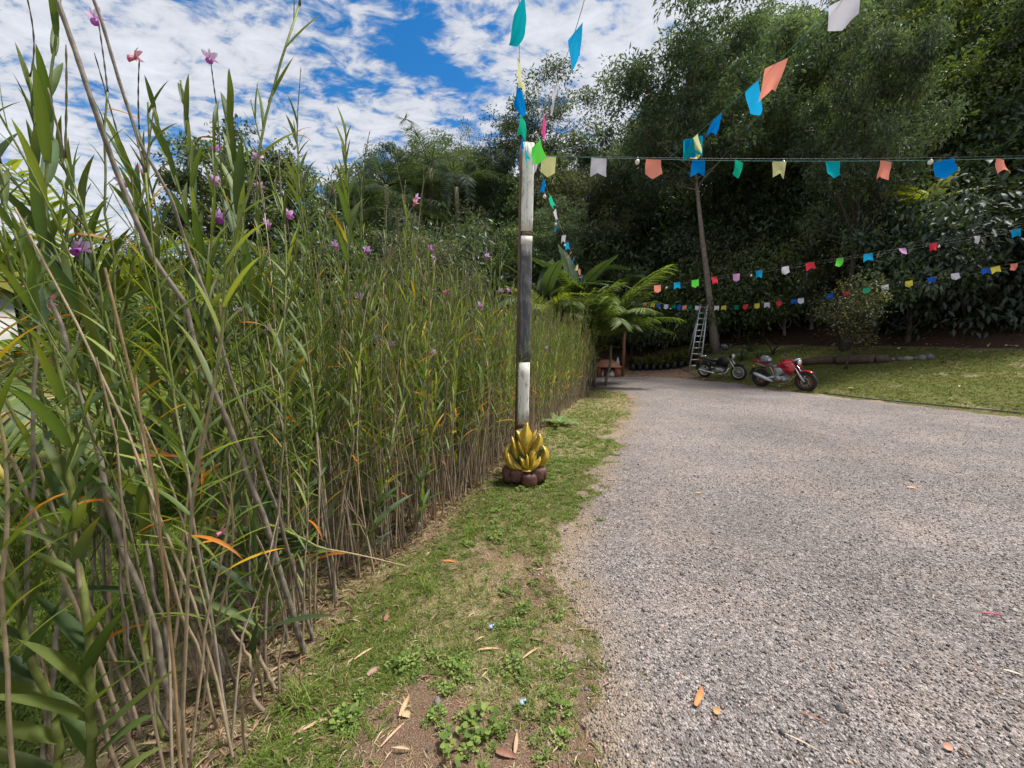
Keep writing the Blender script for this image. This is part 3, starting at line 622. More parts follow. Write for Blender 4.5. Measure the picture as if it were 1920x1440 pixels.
def frond_mesh(name, seed, L, n, ll, lw, arc, cols, droop=0.25, rc=(0.10, 0.13, 0.03), v_angle=0.5):
    """palm frond growing along +x from origin, arching down: rachis and leaflets"""
    rng = np.random.default_rng(seed); m = MB(); k = 12; t = np.linspace(0, 1, k)
    ang = 0.0 - arc * t; dx = np.cos(ang); dz = np.sin(ang)
    P = np.stack([np.cumsum(dx) * L / k, 0.03 * L * np.sin(t * 3 + seed), np.cumsum(dz) * L / k], 1); P -= P[0]
    m.tube(P, np.linspace(0.012, 0.003, k) * L / 1.6, 4, rc)
    pos = []; X = []; Z = []; S_ = []
    for i in range(n):
        f = 0.16 + 0.84 * (i + rng.random() * 0.5) / n; q = f * (k - 1); j = min(int(q), k - 2); p = P[j] + (P[j + 1] - P[j]) * (q - j); T = norm(P[j + 1] - P[j])
        sl = math.sin(min(1, f * 1.25 + 0.08) * math.pi * 0.72 + 0.35) * 0.9 + 0.1
        for sg in (-1, 1):
            side = np.array([0, sg, 0.0]); up = np.cross(T, np.array([0, 1.0, 0])); up = up if up[2] > 0 else -up
            fw = 0.55 + 0.9 * f
            d = norm(T * fw + side * 1.0 + up * (v_angle - 0.55 * f) + rng.normal(size=3) * 0.12)
            pos.append(p); X.append(d); Z.append(up - side * 0.4); S_.append((ll * sl * rng.uniform(0.8, 1.1), lw, ll * sl))
    g = 3; pv = []; pf = []
    for r in range(g + 1):
        s_ = r / g; w = (0.6, 1.0, 0.7, 0.0)[r] * 0.5; z = -droop * s_ ** 2
        pv += [(s_, w, z - 0.02), (s_, -w, z - 0.02)]
    pf = np.array([(2 * r, 2 * r + 1, 2 * r + 3, 2 * r + 2) for r in range(g)])
    c = np.asarray(cols)[rng.integers(0, len(cols), len(pos))] * rng.uniform(0.75, 1.25, (len(pos), 1))
    V, F, C = scatter(np.array(pv), pf, np.array(pos), frame_mats(np.array(X), np.array(Z)), np.array(S_), c)
    m.np_add(V, F, C); return m.mesh(name, M_PALM)
PALM_G = [(0.10, 0.15, 0.045), (0.14, 0.19, 0.055), (0.19, 0.235, 0.065)]
PALM_Y = [(0.13, 0.17, 0.03), (0.19, 0.23, 0.045), (0.25, 0.27, 0.06)]
PALM_B = [(0.05, 0.075, 0.05), (0.07, 0.10, 0.065), (0.10, 0.13, 0.085)]
PALM_D = [(0.36, 0.25, 0.12), (0.45, 0.33, 0.18), (0.30, 0.2, 0.1)]
FR = {'g': [frond_mesh('frond', 40 + i, 2.0, 46, 0.50, 0.034, 0.75 + 0.3 * i, PALM_G, 0.45) for i in range(3)],
      'y': [frond_mesh('frond', 50 + i, 1.7, 30, 0.44, 0.036, 0.9 + 0.35 * i, PALM_Y) for i in range(3)],
      'b': [frond_mesh('frond', 60 + i, 3.2, 54, 0.62, 0.024, 1.7 + 0.35 * i, PALM_B, 0.6) for i in range(3)],
      'd': [frond_mesh('frond', 70 + i, 1.5, 26, 0.40, 0.022, 1.2 + 0.3 * i, PALM_D, rc=(0.35, 0.22, 0.08)) for i in range(2)]}
def palm_clump(name, loc, kind, n, label, cat='palm', el=(0.5, 1.35), sc=(0.8, 1.15), stem=None, seed=0, az=None, spread=0.15, group=None):
    rng = np.random.default_rng(seed); o = empty(name, loc); zt = 0.0
    if stem:
        m = MB()
        for i in range(stem[2]):
            a = rng.random() * 6.28; bx = np.array([math.cos(a), math.sin(a), 0]) * (0.28 * (stem[2] > 1))
            m.tube(wiggle(rng, bx, bx * 1.6 + np.array([0, 0, stem[0]]), 7, 0.02), stem[1], 7, (0.16, 0.15, 0.09))
        m.build('stem' if stem[2] > 1 else 'trunk', M_BARK, o, True); zt = stem[0]
    for i in range(n):
        f = obj('frond', FR[kind][i % len(FR[kind])], o)
        a = (i * 2.399 + rng.uniform(-.3, .3)) if az is None else rng.uniform(*az)
        e = rng.uniform(*el)
        f.rotation_euler = (rng.uniform(-0.3, 0.3), -e, a); s = rng.uniform(*sc); f.scale = (s, s, s)
        f.location = (math.cos(a) * spread, math.sin(a) * spread, zt)
    tag(o, label, cat, group); return o
def gl(u, y, v=640): p = pt(u, v, y); return (p[0], y, gz(p[0], y))
palm_clump('areca_palm', gl(1125, 12.4), 'g', 38, 'arching clump palm beside the end of the orchid hedge', el=(0.85, 1.5), sc=(1.1, 1.75), stem=(1.35, 0.045, 6), seed=1)
palm_clump('areca_palm', gl(1062, 11.9), 'g', 26, 'small clump palm with hanging fronds right behind the hedge', el=(1.0, 1.5), sc=(1.0, 1.4), stem=(1.4, 0.04, 5), seed=2)
palm_clump('areca_palm', gl(1016, 10.6), 'y', 8, 'bright yellow-green young palm beside the striped post', el=(1.0, 1.45), sc=(0.8, 1.05), stem=(2.0, 0.035, 3), seed=3)
palm_clump('areca_palm', gl(1092, 13.6), 'y', 8, 'low yellowish palm clump beside the green-roofed stand', el=(0.8, 1.4), sc=(0.7, 1.0), stem=(0.7, 0.04, 3), seed=13)
for i, (u, y, zt, s) in enumerate([(735, 23, 8.8, 1.25), (815, 24, 9.6, 1.3), (860, 23, 8.4, 1.2), (770, 21.5, 7.0, 1.15)]):
    palm_clump('feather_palm', gl(u, y), 'b', 17, ['leftmost of the tall drooping feathery palms beyond the hedge', 'tallest of the drooping feathery palms beyond the hedge', 'drooping feathery palm nearest the thin greyish tree', 'lowest of the drooping feathery palms beyond the hedge'][i],
               el=(0.25, 1.3), sc=(s * 0.9, s * 1.2), stem=(zt, 0.13, 1), seed=20 + i)
palm_clump('garden_palm', (-8.2, 7.6, 0), 'y', 18, 'bright yellow-green palm sprouting upright beyond the hedge', el=(0.95, 1.5), sc=(1.5, 2.1), stem=(1.9, 0.05, 4), seed=31)
palm_clump('garden_palm', (-3.5, 3.0, 0), 'g', 11, 'green palm with low fronds behind the foreground canes', el=(0.3, 1.2), sc=(0.7, 0.95), stem=(0.5, 0.04, 3), seed=32)
palm_clump('garden_palm', (-5.2, 3.6, 0), 'g', 12, 'green palm arching at the picture edge behind the canes', el=(0.4, 1.3), sc=(0.9, 1.2), stem=(0.9, 0.05, 4), seed=33)
palm_clump('garden_palm', (-4.4, 3.0, 0), 'd', 7, 'dry straw-coloured palm fronds beside the white wall', el=(0.4, 1.2), sc=(0.7, 0.95), stem=(1.0, 0.04, 2), seed=34)
palm_clump('garden_palm', (-2.6, 4.6, 0), 'g', 10, 'small green palm glimpsed through the middle of the hedge', el=(0.3, 1.2), sc=(0.6, 0.85), stem=(0.4, 0.03, 3), seed=35)
palm_clump('garden_palm', (-4.6, 6.4, 0), 'y', 10, 'yellowish palm behind the canes below the round-crowned tree', el=(0.5, 1.35), sc=(0.8, 1.1), stem=(0.5, 0.04, 3), seed=36)
palm_clump('garden_palm', (-6.4, 9.4, 0), 'g', 11, 'green palm further back below the round-crowned tree', el=(0.5, 1.3), sc=(0.9, 1.3), stem=(0.8, 0.05, 3), seed=37)
palm_clump('garden_palm', (-2.2, 8.4, 0), 'g', 11, 'green palm behind the hedge in front of the feathery palms', el=(0.5, 1.3), sc=(0.8, 1.1), stem=(0.7, 0.05, 3), seed=38)

def big_leaf(name, seed, L, Wd, col, tears=0.0, arc=0.7, fold=0.25, tipc=None):
    """banana type blade along +x, arching, with midrib"""
    rng = np.random.default_rng(seed); m = MB(); k = 18; t = np.linspace(0, 1, k)
    ang = -arc * t; P = np.stack([np.cumsum(np.cos(ang)) * L / k, 0 * t, np.cumsum(np.sin(ang)) * L / k], 1); P -= P[0]
    w = Wd / 2 * np.clip(np.sin(np.clip(t * 1.02, 0, 1) ** 0.75 * math.pi) ** 0.65, 0.02, 1); w[0] = w[-1] = 0.004
    for sg in (-1, 1):
        V = []; C = []
        for i in range(k):
            for q, s_ in enumerate((0, 0.5, 1)):
                yy = sg * w[i] * s_ * (1 - (tears * rng.random() if s_ == 1 else 0))
                V.append(P[i] + np.array([-0.10 * s_ * Wd * 0.5, yy, w[i] * fold * s_ - 0.10 * w[i] * s_ ** 2 * 2 + rng.normal() * 0.008 * s_]))
                c = np.asarray(col) * rng.uniform(0.85, 1.15)
                if tipc is not None: c = c * (1 - t[i]) + np.asarray(tipc) * t[i]
                C.append(c)
        F = [(i * 3 + q, i * 3 + q + 1, (i + 1) * 3 + q + 1, (i + 1) * 3 + q) for i in range(k - 1) for q in (0, 1)]
        m.add(V, F, np.array(C))
    m.tube(P - np.array([0, 0, 0.006]), np.linspace(0.018, 0.004, k) * L / 1.5, 5, (0.16, 0.2, 0.07))
    return m.mesh(name, M_BIGLEAF, True)
BAN = [big_leaf('leaf', i, 2.0, 0.52, (0.075, 0.12, 0.05), 0.12, 0.5 + 0.35 * i, 0.3) for i in range(3)]
BANY = [big_leaf('leaf', 5 + i, 1.5, 0.50, (0.27, 0.32, 0.04), 0.2, 0.5 + 0.4 * i, 0.2, (0.33, 0.34, 0.03)) for i in range(3)]
def banana(name, loc, leaves, lm, stem_h, label, seed, sc=1.0, cat='banana plant'):
    rng = np.random.default_rng(seed); o = empty(name, loc); m = MB()
    m.tube(wiggle(rng, np.zeros(3), np.array([0.05, 0, stem_h]), 8, 0.01), np.linspace(0.10, 0.06, 8), 9, (0.12, 0.14, 0.06)); m.build('stem', M_BARK, o, True)
    for i, (az, el, s) in enumerate(leaves):
        f = obj('leaf', lm[i % len(lm)], o); f.rotation_euler = (rng.uniform(-.4, .4), -math.radians(el), math.radians(az)); f.scale = (s * sc,) * 3
        f.location = (0, 0, stem_h * (0.86 + 0.13 * rng.random()))
    tag(o, label, cat); return o
banana('banana_plant', gl(1075, 13.6), [(100, 70, 1), (200, 60, 1), (20, 55, 1), (-60, 45, 1), (150, 25, .9), (-20, 30, 1), (240, 35, 1)], BAN, 3.3, 'dark green banana plant behind the clump palm by the hedge', 1, 1.25)
banana('banana_plant', gl(1020, 12.4), [(180, 50, 1), (-30, 35, 1), (230, 30, 1), (80, 60, 1), (-80, 55, .9)], BAN, 2.9, 'banana plant with broad hanging leaf right beside the striped post', 2, 1.15)
banana('banana_plant', gl(1170, 18.5), [(0, 20, 1), (60, 50, 1), (-40, 35, 1), (160, 40, 1), (-90, 25, 1)], BAN, 3.8, 'banana plant with leaves over the end of the gravel road', 3, 1.3)
banana('banana_plant', gl(1708, 13.4), [(15, 62, 1.15), (150, 50, 1.0), (50, 68, 1.2), (200, 12, 1.0), (-30, 40, .9), (100, 60, 1), (176, 28, 1)], BANY, 4.3, 'yellow-green banana clump above the big-leaved shrub', 4, 1.2)
tr('bush', 1702, 12.75, 1.15, 1.55, 'dark shrub hiding the stem of the yellow-green banana clump', 'shrub', 'forest_shrub')
banana('banana_plant', (-7.0, 5.2, 0), [(20, 30, 1), (-60, 45, 1), (-100, 20, 1), (90, 60, 1), (180, 40, 1)], BAN, 0.5, 'low broad-leaved plant on the lawn beyond the canes', 6, 0.6)
# spiky dracaena beside the post
def rosette(name, loc, n, L, Wd, col, label, stem_h=0.0, cat='plant', seed=0, el=(0.2, 1.4), group=None, mat=None):
    rng = np.random.default_rng(seed); o = empty(name, loc)
    me = [strap_leaf('leaf', seed * 10 + i, L, Wd, col, 0.5 + 0.4 * i) for i in range(3)]
    if stem_h:
        m = MB(); m.tube(wiggle(rng, np.zeros(3), np.array([0, 0, stem_h]), 6, 0.02), 0.05, 7, (0.2, 0.17, 0.13)); m.build('stem', M_BARK, o, True)
    for i in range(n):
        f = obj('leaf', me[i % 3], o); f.rotation_euler = (rng.uniform(-.2, .2), -rng.uniform(*el), i * 2.399 + rng.uniform(-.2, .2)); s = rng.uniform(0.75, 1.1); f.scale = (s, s, s); f.location = (0, 0, stem_h)
    tag(o, label, cat, group); return o
def strap_leaf(name, seed, L, Wd, col, arc, k=8, fold=0.3, prof=None, mat=None, tipc=None, twist=0.0):
    rng = np.random.default_rng(seed); t = np.linspace(0, 1, k); ang = -arc * t ** 1.3
    P = np.stack([np.cumsum(np.cos(ang)) * L / (k - 1), 0 * t, np.cumsum(np.sin(ang)) * L / (k - 1)], 1); P -= P[0]
    w = Wd / 2 * (np.minimum(1, 0.45 + t * 3) * (1 - t ** 2.6)) if prof is None else Wd / 2 * np.interp(t, *prof)
    V = []; C = []
    for i in range(k):
        tw = twist * t[i]; cs, sn = math.cos(tw), math.sin(tw)
        for s_ in (-1, 0, 1):
            V.append(P[i] + np.array([0, s_ * w[i] * cs, abs(s_) * w[i] * fold + s_ * w[i] * sn]))
            c = np.asarray(col) * (1.12 if s_ == 0 else 1.0)
            if tipc is not None: c = c * (1 - t[i] ** 1.5) + np.asarray(tipc) * t[i] ** 1.5
            C.append(c)
    F = [(i * 3 + q, i * 3 + q + 1, (i + 1) * 3 + q + 1, (i + 1) * 3 + q) for i in range(k - 1) for q in (0, 1)]
    return mesh_np(name, np.array(V), np.array(F), mat or M_CANE_LEAF, np.array(C), True)
rosette('dracaena', gl(885, 9.0), 30, 1.0, 0.06, (0.05, 0.09, 0.03), 'spiky dracaena behind the hedge next to the striped post', 1.9, seed=4, el=(0.0, 1.5))
rosette('dracaena', gl(935, 9.8), 26, 1.0, 0.06, (0.055, 0.10, 0.035), 'spiky dracaena nearest the post, behind the hedge', 1.7, seed=5, el=(0.0, 1.5))
for i, (u, y) in enumerate([(1392, 15.4), (1425, 15.0), (1450, 15.3), (1408, 16.2)]):
    rosette('strap_leaf_plant', gl(u, y), 16, 0.8, 0.055, (0.045, 0.075, 0.03), ['strap-leaved plant just behind the black motorcycle', 'strap-leaved plant between the two motorcycles', 'strap-leaved plant behind the seat of the red motorcycle', 'hindmost strap-leaved plant behind the motorcycles'][i], seed=10 + i, el=(0.5, 1.35))

# large-leaved shrub at the right: 300 big leaves as parts, the rest one part
def big_shrub():
    c = pt(1830, 500, 12.2); loc = (c[0], 12.2, gz(c[0], 12.2)); o = empty('broadleaf_shrub', loc); rng = np.random.default_rng(77)
    lm = [strap_leaf('leaf', 200 + i, 0.30, 0.115, [(0.030, 0.046, 0.026), (0.042, 0.06, 0.033), (0.055, 0.075, 0.042)][i], 0.5 + 0.3 * i, 5, 0.22,
                     ([0, .25, .5, .8, 1], [.12, .8, 1, .6, .02]), M_BIGLEAF) for i in range(3)]
    m = MB(); cl = []
    for i in range(60):
        ph = rng.uniform(0, 6.28); zz = rng.uniform(0.25, 4.3); rad = 2.15 * math.sqrt(max(0.05, 1 - ((zz - 2.0) / 2.6) ** 2)) * rng.uniform(0.75, 1.05)
        cl.append(np.array([rad * math.cos(ph), rad * math.sin(ph) * 0.8, zz]))
    cl.sort(key=lambda p: p[1])
    for i, p in enumerate(cl):
        if i % 3 == 0: m.tube(wiggle(rng, np.array([0, 0, 0.0]), p, 6, 0.06), np.linspace(0.035, 0.008, 6), 5, BK_D)
    m.build('stem', M_BARK, o, True)
    # front clusters: leaves as own objects
    n = 0; V_, F_, C_ = [], [], []; base = 0
    lv = np.array([(0, 0, 0), (0.45, 0.5, 0.08), (1, 0, -0.12), (0.45, -0.5, 0.08)]); pos = []; X = []; Z = []
    def leafdir(p):
        d = norm(np.array([p[0], p[1], 0.4 * (p[2] - 2)]) * 0.7 + rng.normal(size=3) * 0.7); d[2] -= 0.55; return norm(d)
    front = [p for p in cl if p[1] < 0.2 and p[0] < 2.0]
    while n < 300:
        p = front[n % len(front)] + rng.normal(size=3) * (0.34, 0.25, 0.30); d = leafdir(p); nz = norm(np.array([p[0] * .3, p[1] * .3 - 0.5, 1.0]) + rng.normal(size=3) * 0.3)
        Mx = frame_mats(d[None], nz[None])[0]; f = obj('leaf', lm[n % 3], o); s = rng.uniform(0.75, 1.25)
        f.matrix_basis = Matrix.Translation(p) @ Matrix([list(r) for r in Mx]).to_4x4() @ Matrix.Scale(s, 4); n += 1
    N = 5200
    for i in range(N):
        p = cl[rng.integers(len(cl))]; p = p * rng.uniform(0.6, 1.02) + rng.normal(size=3) * (0.36, 0.3, 0.32); pos.append(p); X.append(leafdir(p)); Z.append(np.array([p[0] * .3, p[1] * .3 - .4, 1.0]) + rng.normal(size=3) * 0.35)
    cols = np.array([(0.026, 0.04, 0.022), (0.038, 0.055, 0.03), (0.052, 0.072, 0.04)])[rng.integers(0, 3, N)]
    V, F, C = scatter(lv, LEAF_F, np.array(pos), frame_mats(np.array(X), np.array(Z)), np.stack([np.full(N, .26), np.full(N, .10), np.full(N, .26)], 1), cols)
    q = obj('foliage', mesh_np('foliage', V, F, M_BIGLEAF, C), o); q['kind'] = 'stuff'
    tag(o, 'huge dark shrub with big glossy leaves above the lawn', 'shrub')
    return o
big_shrub()
ARCH['sap'] = tree_meshes('sap', 41, 3, 0.035, 0.75, 0.95, 1.15, 26, 5, 3400, 0.085, 0.045, OLIVE + [(0.26, 0.22, 0.03)], (0.17, 0.17, 0.16), BK_D, shell=0.25)
SAPL = hit(1586, 692)
plant_tree('sap', SAPL, 0.92, 0.4, 'sapling', 'small olive sapling with a few yellow leaves on the lawn', 'tree')
# ------------------------------------------------------------------ bamboo orchid hedge
GH = 'bamboo orchid canes of the hedge'
LPROF = ([0, .08, .3, .55, .8, .93, 1], [.55, .8, 1, .92, .55, .25, .01])
GREEN_L = [(0.085, 0.135, 0.038), (0.115, 0.165, 0.045), (0.07, 0.115, 0.048), (0.15, 0.19, 0.055), (0.10, 0.145, 0.075)]
LEAFM = [strap_leaf('leaf', 300 + i, 1.0, 0.095 + 0.012 * (i % 3), GREEN_L[i % 5], 0.12 + 0.10 * i, 7, 0.32, LPROF, tipc=None if i % 4 else (0.16, 0.17, 0.03), twist=0.2 * (i % 3)) for i in range(6)]
LEAFY = [strap_leaf('leaf', 320 + i, 1.0, 0.09, (0.30, 0.26, 0.03), 0.5, 7, 0.32, LPROF, tipc=(0.42, 0.20, 0.02), twist=0.5) for i in range(1)]
LEAFO = [strap_leaf('leaf', 330 + i, 1.0, 0.085, (0.42, 0.17, 0.03), 0.7 + 0.6 * i, 7, 0.7, LPROF, tipc=(0.30, 0.10, 0.03), twist=1.2) for i in range(2)]
def leaf_np(me):
    n = len(me.vertices); v = np.zeros(n * 3, np.float32); me.vertices.foreach_get('co', v)
    f = np.array([list(p.vertices) for p in me.polygons]); c = np.zeros(n * 4, np.float32); me.attributes['col'].data.foreach_get('color', c)
    return v.reshape(-1, 3).astype(float), f, c.reshape(-1, 4)[:, :3].astype(float)
LNP = [leaf_np(m) for m in LEAFM + LEAFY + LEAFO]
LALL = LEAFM + LEAFY + LEAFO
TAN, GRY, DRK, GRN = np.array((0.36, 0.28, 0.19)), np.array((0.29, 0.245, 0.20)), np.array((0.075, 0.055, 0.045)), np.array((0.15, 0.18, 0.045))
def cane_path(rng, H, lean, bend, n=18, wob=0.012):
    t = np.linspace(0, 1, n); lean = np.asarray(lean, float); bend = np.asarray(bend, float)
    P = np.zeros((n, 3)); P[:, :2] = lean * t[:, None] + bend * (t ** 2)[:, None]; P[:, 2] = H * t
    w = np.cumsum(rng.normal(size=(n, 2)) * wob, axis=0); P[:, :2] += (w - w[0]) * np.minimum(1, t * 3)[:, None]
    return P
def along(P, f):
    k = np.clip(f, 0, 1) * (len(P) - 1); j = min(int(k), len(P) - 2); return P[j] + (P[j + 1] - P[j]) * (k - j), norm(P[j + 1] - P[j])
def stem_shape(m, P, r, live, rng, sides=6, nodes=True):
    H = np.linalg.norm(P[-1] - P[0]); n = max(len(P), int(H / (0.03 if nodes else 0.12)))
    f = np.linspace(0, 1, n); Q = np.array([along(P, q)[0] for q in f])
    R = r * (1 - 0.55 * f)
    if nodes: R = R * (1 + 0.13 * (np.arange(n) % 2 == 0))
    base = (TAN if rng.random() < 0.5 else GRY) * rng.uniform(0.75, 1.15) * (0.8 if nodes else 1.0)
    g = np.clip((f - live) / 0.12, 0, 1)[:, None]
    C = base * (1 - g) + GRN * g
    if nodes: C = C * np.where(np.arange(n) % 2 == 0, 0.72, 1.05)[:, None]
    m.tube(Q, R, sides, C * rng.uniform(0.85, 1.15, (n, 1)))
def leaf_list(rng, P, f0, gap, ll, phi, yellow=0.03, orange=0.03, spread=1.0, f1=0.985, stop=1.0):
    """(mesh index, position, direction, normal, length)"""
    H = np.linalg.norm(P[-1] - P[0]); f = f0; i = 0; out = []
    while f < f1:
        p, T = along(P, f); a = phi + (i % 2) * math.pi + rng.normal() * 0.28
        x = norm(np.cross(T, (0.1, 1, 0.2))); y = np.cross(T, x); side = math.cos(a) * x + math.sin(a) * y
        rel = (f - f0) / (f1 - f0 + 1e-6)
        th = (math.radians(42) * (1 - rel) + math.radians(16) * rel) * spread * rng.uniform(0.75, 1.25)
        d = T * math.cos(th) + side * math.sin(th); nn = T * math.sin(th) - side * math.cos(th)
        L = ll * (0.75 + 0.45 * math.sin(min(1, rel * 1.1 + 0.15) * math.pi)) * rng.uniform(0.8, 1.15)
        q = rng.random(); old = 1.6 if rel < 0.25 else 0.5
        k = 6 if q < yellow * old else (7 + rng.integers(0, 2) if q < (yellow + orange) * old else rng.integers(0, 6))
        if k >= 7: d = norm(d - np.array([0, 0, 0.8])); L *= 0.8
        if rng.random() > 0.06: out.append((k, p, d, nn, L))
        f += gap / H * rng.uniform(0.8, 1.25); i += 1
    return out
def flower_meshes(seed, pc, lc):
    """petals mesh and lip mesh, flower opens along +x, about 6 cm"""
    rng = np.random.default_rng(seed); m = MB()
    pr = ([0, .2, .5, .8, 1], [.25, .8, 1, .65, .05])
    for i, (a, L, w) in enumerate([(90, .036, .013), (200, .036, .012), (-20, .036, .012), (38, .040, .023), (142, .040, .023)]):
        t = np.linspace(0, 1, 6); A = math.radians(a); o_ = np.array([0, math.cos(A), math.sin(A)]); sd_ = np.array([0, -math.sin(A), math.cos(A)])
        V = []; C = []
        for q in t:
            c = o_ * L * q + np.array([0.012 - 0.016 * q * q, 0, 0]); ww = w * np.interp(q, *pr)
            for s_ in (-.5, 0, .5): V.append(c + sd_ * ww * s_ + np.array([0.004 * abs(s_), 0, 0])); C.append(np.asarray(pc) * (0.85 + 0.35 * q))
        m.add(V, [(r * 3 + k, r * 3 + k + 1, r * 3 + k + 4, r * 3 + k + 3) for r in range(5) for k in (0, 1)], np.array(C))
    p = m.mesh('petals', M_PETAL, True)
    m = MB(); rings = []
    for q in np.linspace(0, 1, 6):
        r = 0.006 + 0.009 * q ** 1.5; rings.append([(0.004 + 0.034 * q, math.cos(a) * r * 1.1, math.sin(a) * r * 0.9 - 0.012 * q) for a in np.arange(8) * math.pi / 4])
    C = np.concatenate([np.full((8, 3), 1.0) * (np.asarray(pc) * (1 - q ** 0.8) + np.asarray(lc) * q ** 0.8) for q in np.linspace(0, 1, 6)])
    m.loft(rings, C, cap=False); l = m.mesh('lip', M_PETAL, True)
    return p, l
FLW = [flower_meshes(1, (0.62, 0.42, 0.70), (0.42, 0.04, 0.42)), flower_meshes(2, (0.66, 0.36, 0.66), (0.48, 0.06, 0.45)), flower_meshes(3, (0.72, 0.56, 0.74), (0.45, 0.06, 0.45)), flower_meshes(4, (0.66, 0.30, 0.34), (0.55, 0.16, 0.25))]
def add_flower(parent, p, rng, kind=None, sc=1.0):
    k = rng.integers(0, 3) if kind is None else kind; pm, lm = FLW[k]
    f = obj('flower', pm, parent); l = obj('lip', lm, f)
    f.location = p; f.rotation_euler = (rng.uniform(-.4, .4), rng.uniform(-0.2, 0.7), rng.uniform(-2.7, -0.4)); f.scale = (sc * 0.88,) * 3; return f
def leaf_objs(o, lst, wm=1.0):
    for (k, p, d, nn, L) in lst:
        Mx = frame_mats(d[None], nn[None])[0]; f = obj('leaf', LALL[k], o)
        f.matrix_basis = Matrix.Translation(p) @ Matrix([list(r) for r in Mx]).to_4x4() @ Matrix.Diagonal((L, L * wm, L, 1))
def leaf_join(lst):
    Vs, Fs, Cs, n = [], [], [], 0
    for ki in set(q[0] for q in lst):
        s_ = [q for q in lst if q[0] == ki]; pv, pf, pc = LNP[ki]
        pos = np.array([q[1] for q in s_]); X = np.array([q[2] for q in s_]); Z = np.array([q[3] for q in s_]); L = np.array([q[4] for q in s_])
        V, F, C = scatter(pv, pf, pos, frame_mats(X, Z), np.stack([L, L * 0.70, L], 1), np.random.default_rng(len(s_)).uniform(0.8, 1.2, (len(s_), 1)) * np.ones((1, 3)), pc)
        Vs.append(V); Fs.append(F + n); Cs.append(C); n += len(V)
    return np.concatenate(Vs), np.concatenate(Fs), np.concatenate(Cs)
def spike(m, rng, p, T, L, col=(0.07, 0.055, 0.04)):
    """thin knobbly flower stalk on a cane's tip"""
    n = 12; d = norm(T + rng.normal(size=3) * 0.12); v = norm(np.cross(d, (0.3, 0.2, 1)))
    t = np.linspace(0, 1, n); P = p + d * L * t[:, None] + v * (0.12 * L * rng.normal() * t ** 2)[:, None]
    m.tube(P, np.where(np.arange(n) % 2 == 0, 0.0035, 0.0019) * (1 - 0.3 * t), 5, col); return P[-1]
def near_cane(base, H, lean, bend, r, live, ll, gap, f0, label, seed, flower=None, phi=None, spread=1.0, spikes=1, orange=0.04, yellow=0.04, name='orchid_cane', f1=0.985, group=GH, fsc=1.0, wm=1.0):
    rng = np.random.default_rng(seed); o = empty(name, (base[0], base[1], base[2] if len(base) > 2 else gz(base[0], base[1]) - 0.02))
    P = cane_path(rng, H, lean, bend); m = MB(); stem_shape(m, P, r, live, rng, 7)
    tip = P[-1]
    if spikes:
        for i in range(spikes): tip = spike(m, rng, P[-1 - i], norm(P[-1] - P[-3]), rng.uniform(0.15, 0.32))
    m.build('stem', M_CANE, o, True)
    if f0 < 1: leaf_objs(o, leaf_list(rng, P, f0, gap, ll, rng.uniform(0, 6.28) if phi is None else phi, yellow, orange, spread, f1), wm)
    if flower is not None: add_flower(o, tip, rng, flower, fsc)
    tag(o, label, 'orchid', group); return o
def cane_to(tipuv, y, base, r, live, ll, gap, f0, label, seed, **kw):
    """cane whose tip sits at a given point of the picture and depth, rooted at base"""
    tip = pt(tipuv[0], tipuv[1], y); b = np.array([base[0], base[1], gz(base[0], base[1]) - 0.02]); d = tip - b
    bend = kw.pop('bend', 0.3)
    return near_cane(b, d[2], d[:2] * (1 - bend), d[:2] * bend, r, live, ll, gap, f0, label, seed, **kw)
# --- singled-out canes of the foreground
cane_to((95, -20), 1.28, (-1.0, 1.70), 0.0135, 9, 0.2, 0.05, 2, 'long bare brown cane leaning across the foreground of the hedge', 1, spikes=0, bend=0.22, group=None)
cane_to((135, -60), 1.27, (-1.0, 1.78), 0.0085, 9, 0.2, 0.05, 2, 'thin dark bare cane crossing the top of the leaning brown cane', 2, spikes=0, bend=0.25, group=None)
cane_to((5, 390), 1.25, (-1.20, 1.25), 0.011, 9, 0.2, 0.05, 2, 'crooked bare grey cane bowing out at the picture edge', 3, spikes=0, bend=0.55, group=None)
cane_to((105, 840), 1.05, (-1.27, 1.0), 0.013, -1, 0.24, 0.05, 0.10, 'stout green shoot with broad leaves in the lower foreground corner', 44, spikes=0, phi=0.2, yellow=0, orange=0, f1=1.0, group=None, wm=1.9)
cane_to((15, 900), 1.1, (-1.42, 1.05), 0.012, -1, 0.24, 0.055, 0.15, 'green shoot at the picture edge beside the stout broad-leaved shoot', 5, spikes=0, phi=0.5, yellow=0, orange=0, group=None, wm=1.9)
cane_to((165, 930), 1.30, (-1.33, 1.30), 0.010, -1, 0.24, 0.055, 0.25, 'green shoot with an orange dead leaf beside the stout broad-leaved shoot', 6, spikes=0, yellow=0.1, orange=0.1, group=None, wm=1.9)
cane_to((395, 1020), 1.55, (-1.02, 1.50), 0.008, 0.3, 0.20, 0.045, 0.3, 'short yellow-stemmed shoot with spreading leaves near the front canes', 7, spikes=0, phi=0.1, group=None)
cane_to((410, 1150), 1.42, (-1.00, 1.40), 0.008, 9, 0.2, 0.05, 2, 'short bare stub of cut cane in the foreground', 8, spikes=0, group=None)
cane_to((575, 700), 2.2, (-1.03, 2.1), 0.009, 0.4, 0.34, 0.05, 0.30, 'upright broad-leaved green cane in front of the tan canes', 9, spikes=0, phi=0.1, group=None, wm=1.3, spread=0.6)
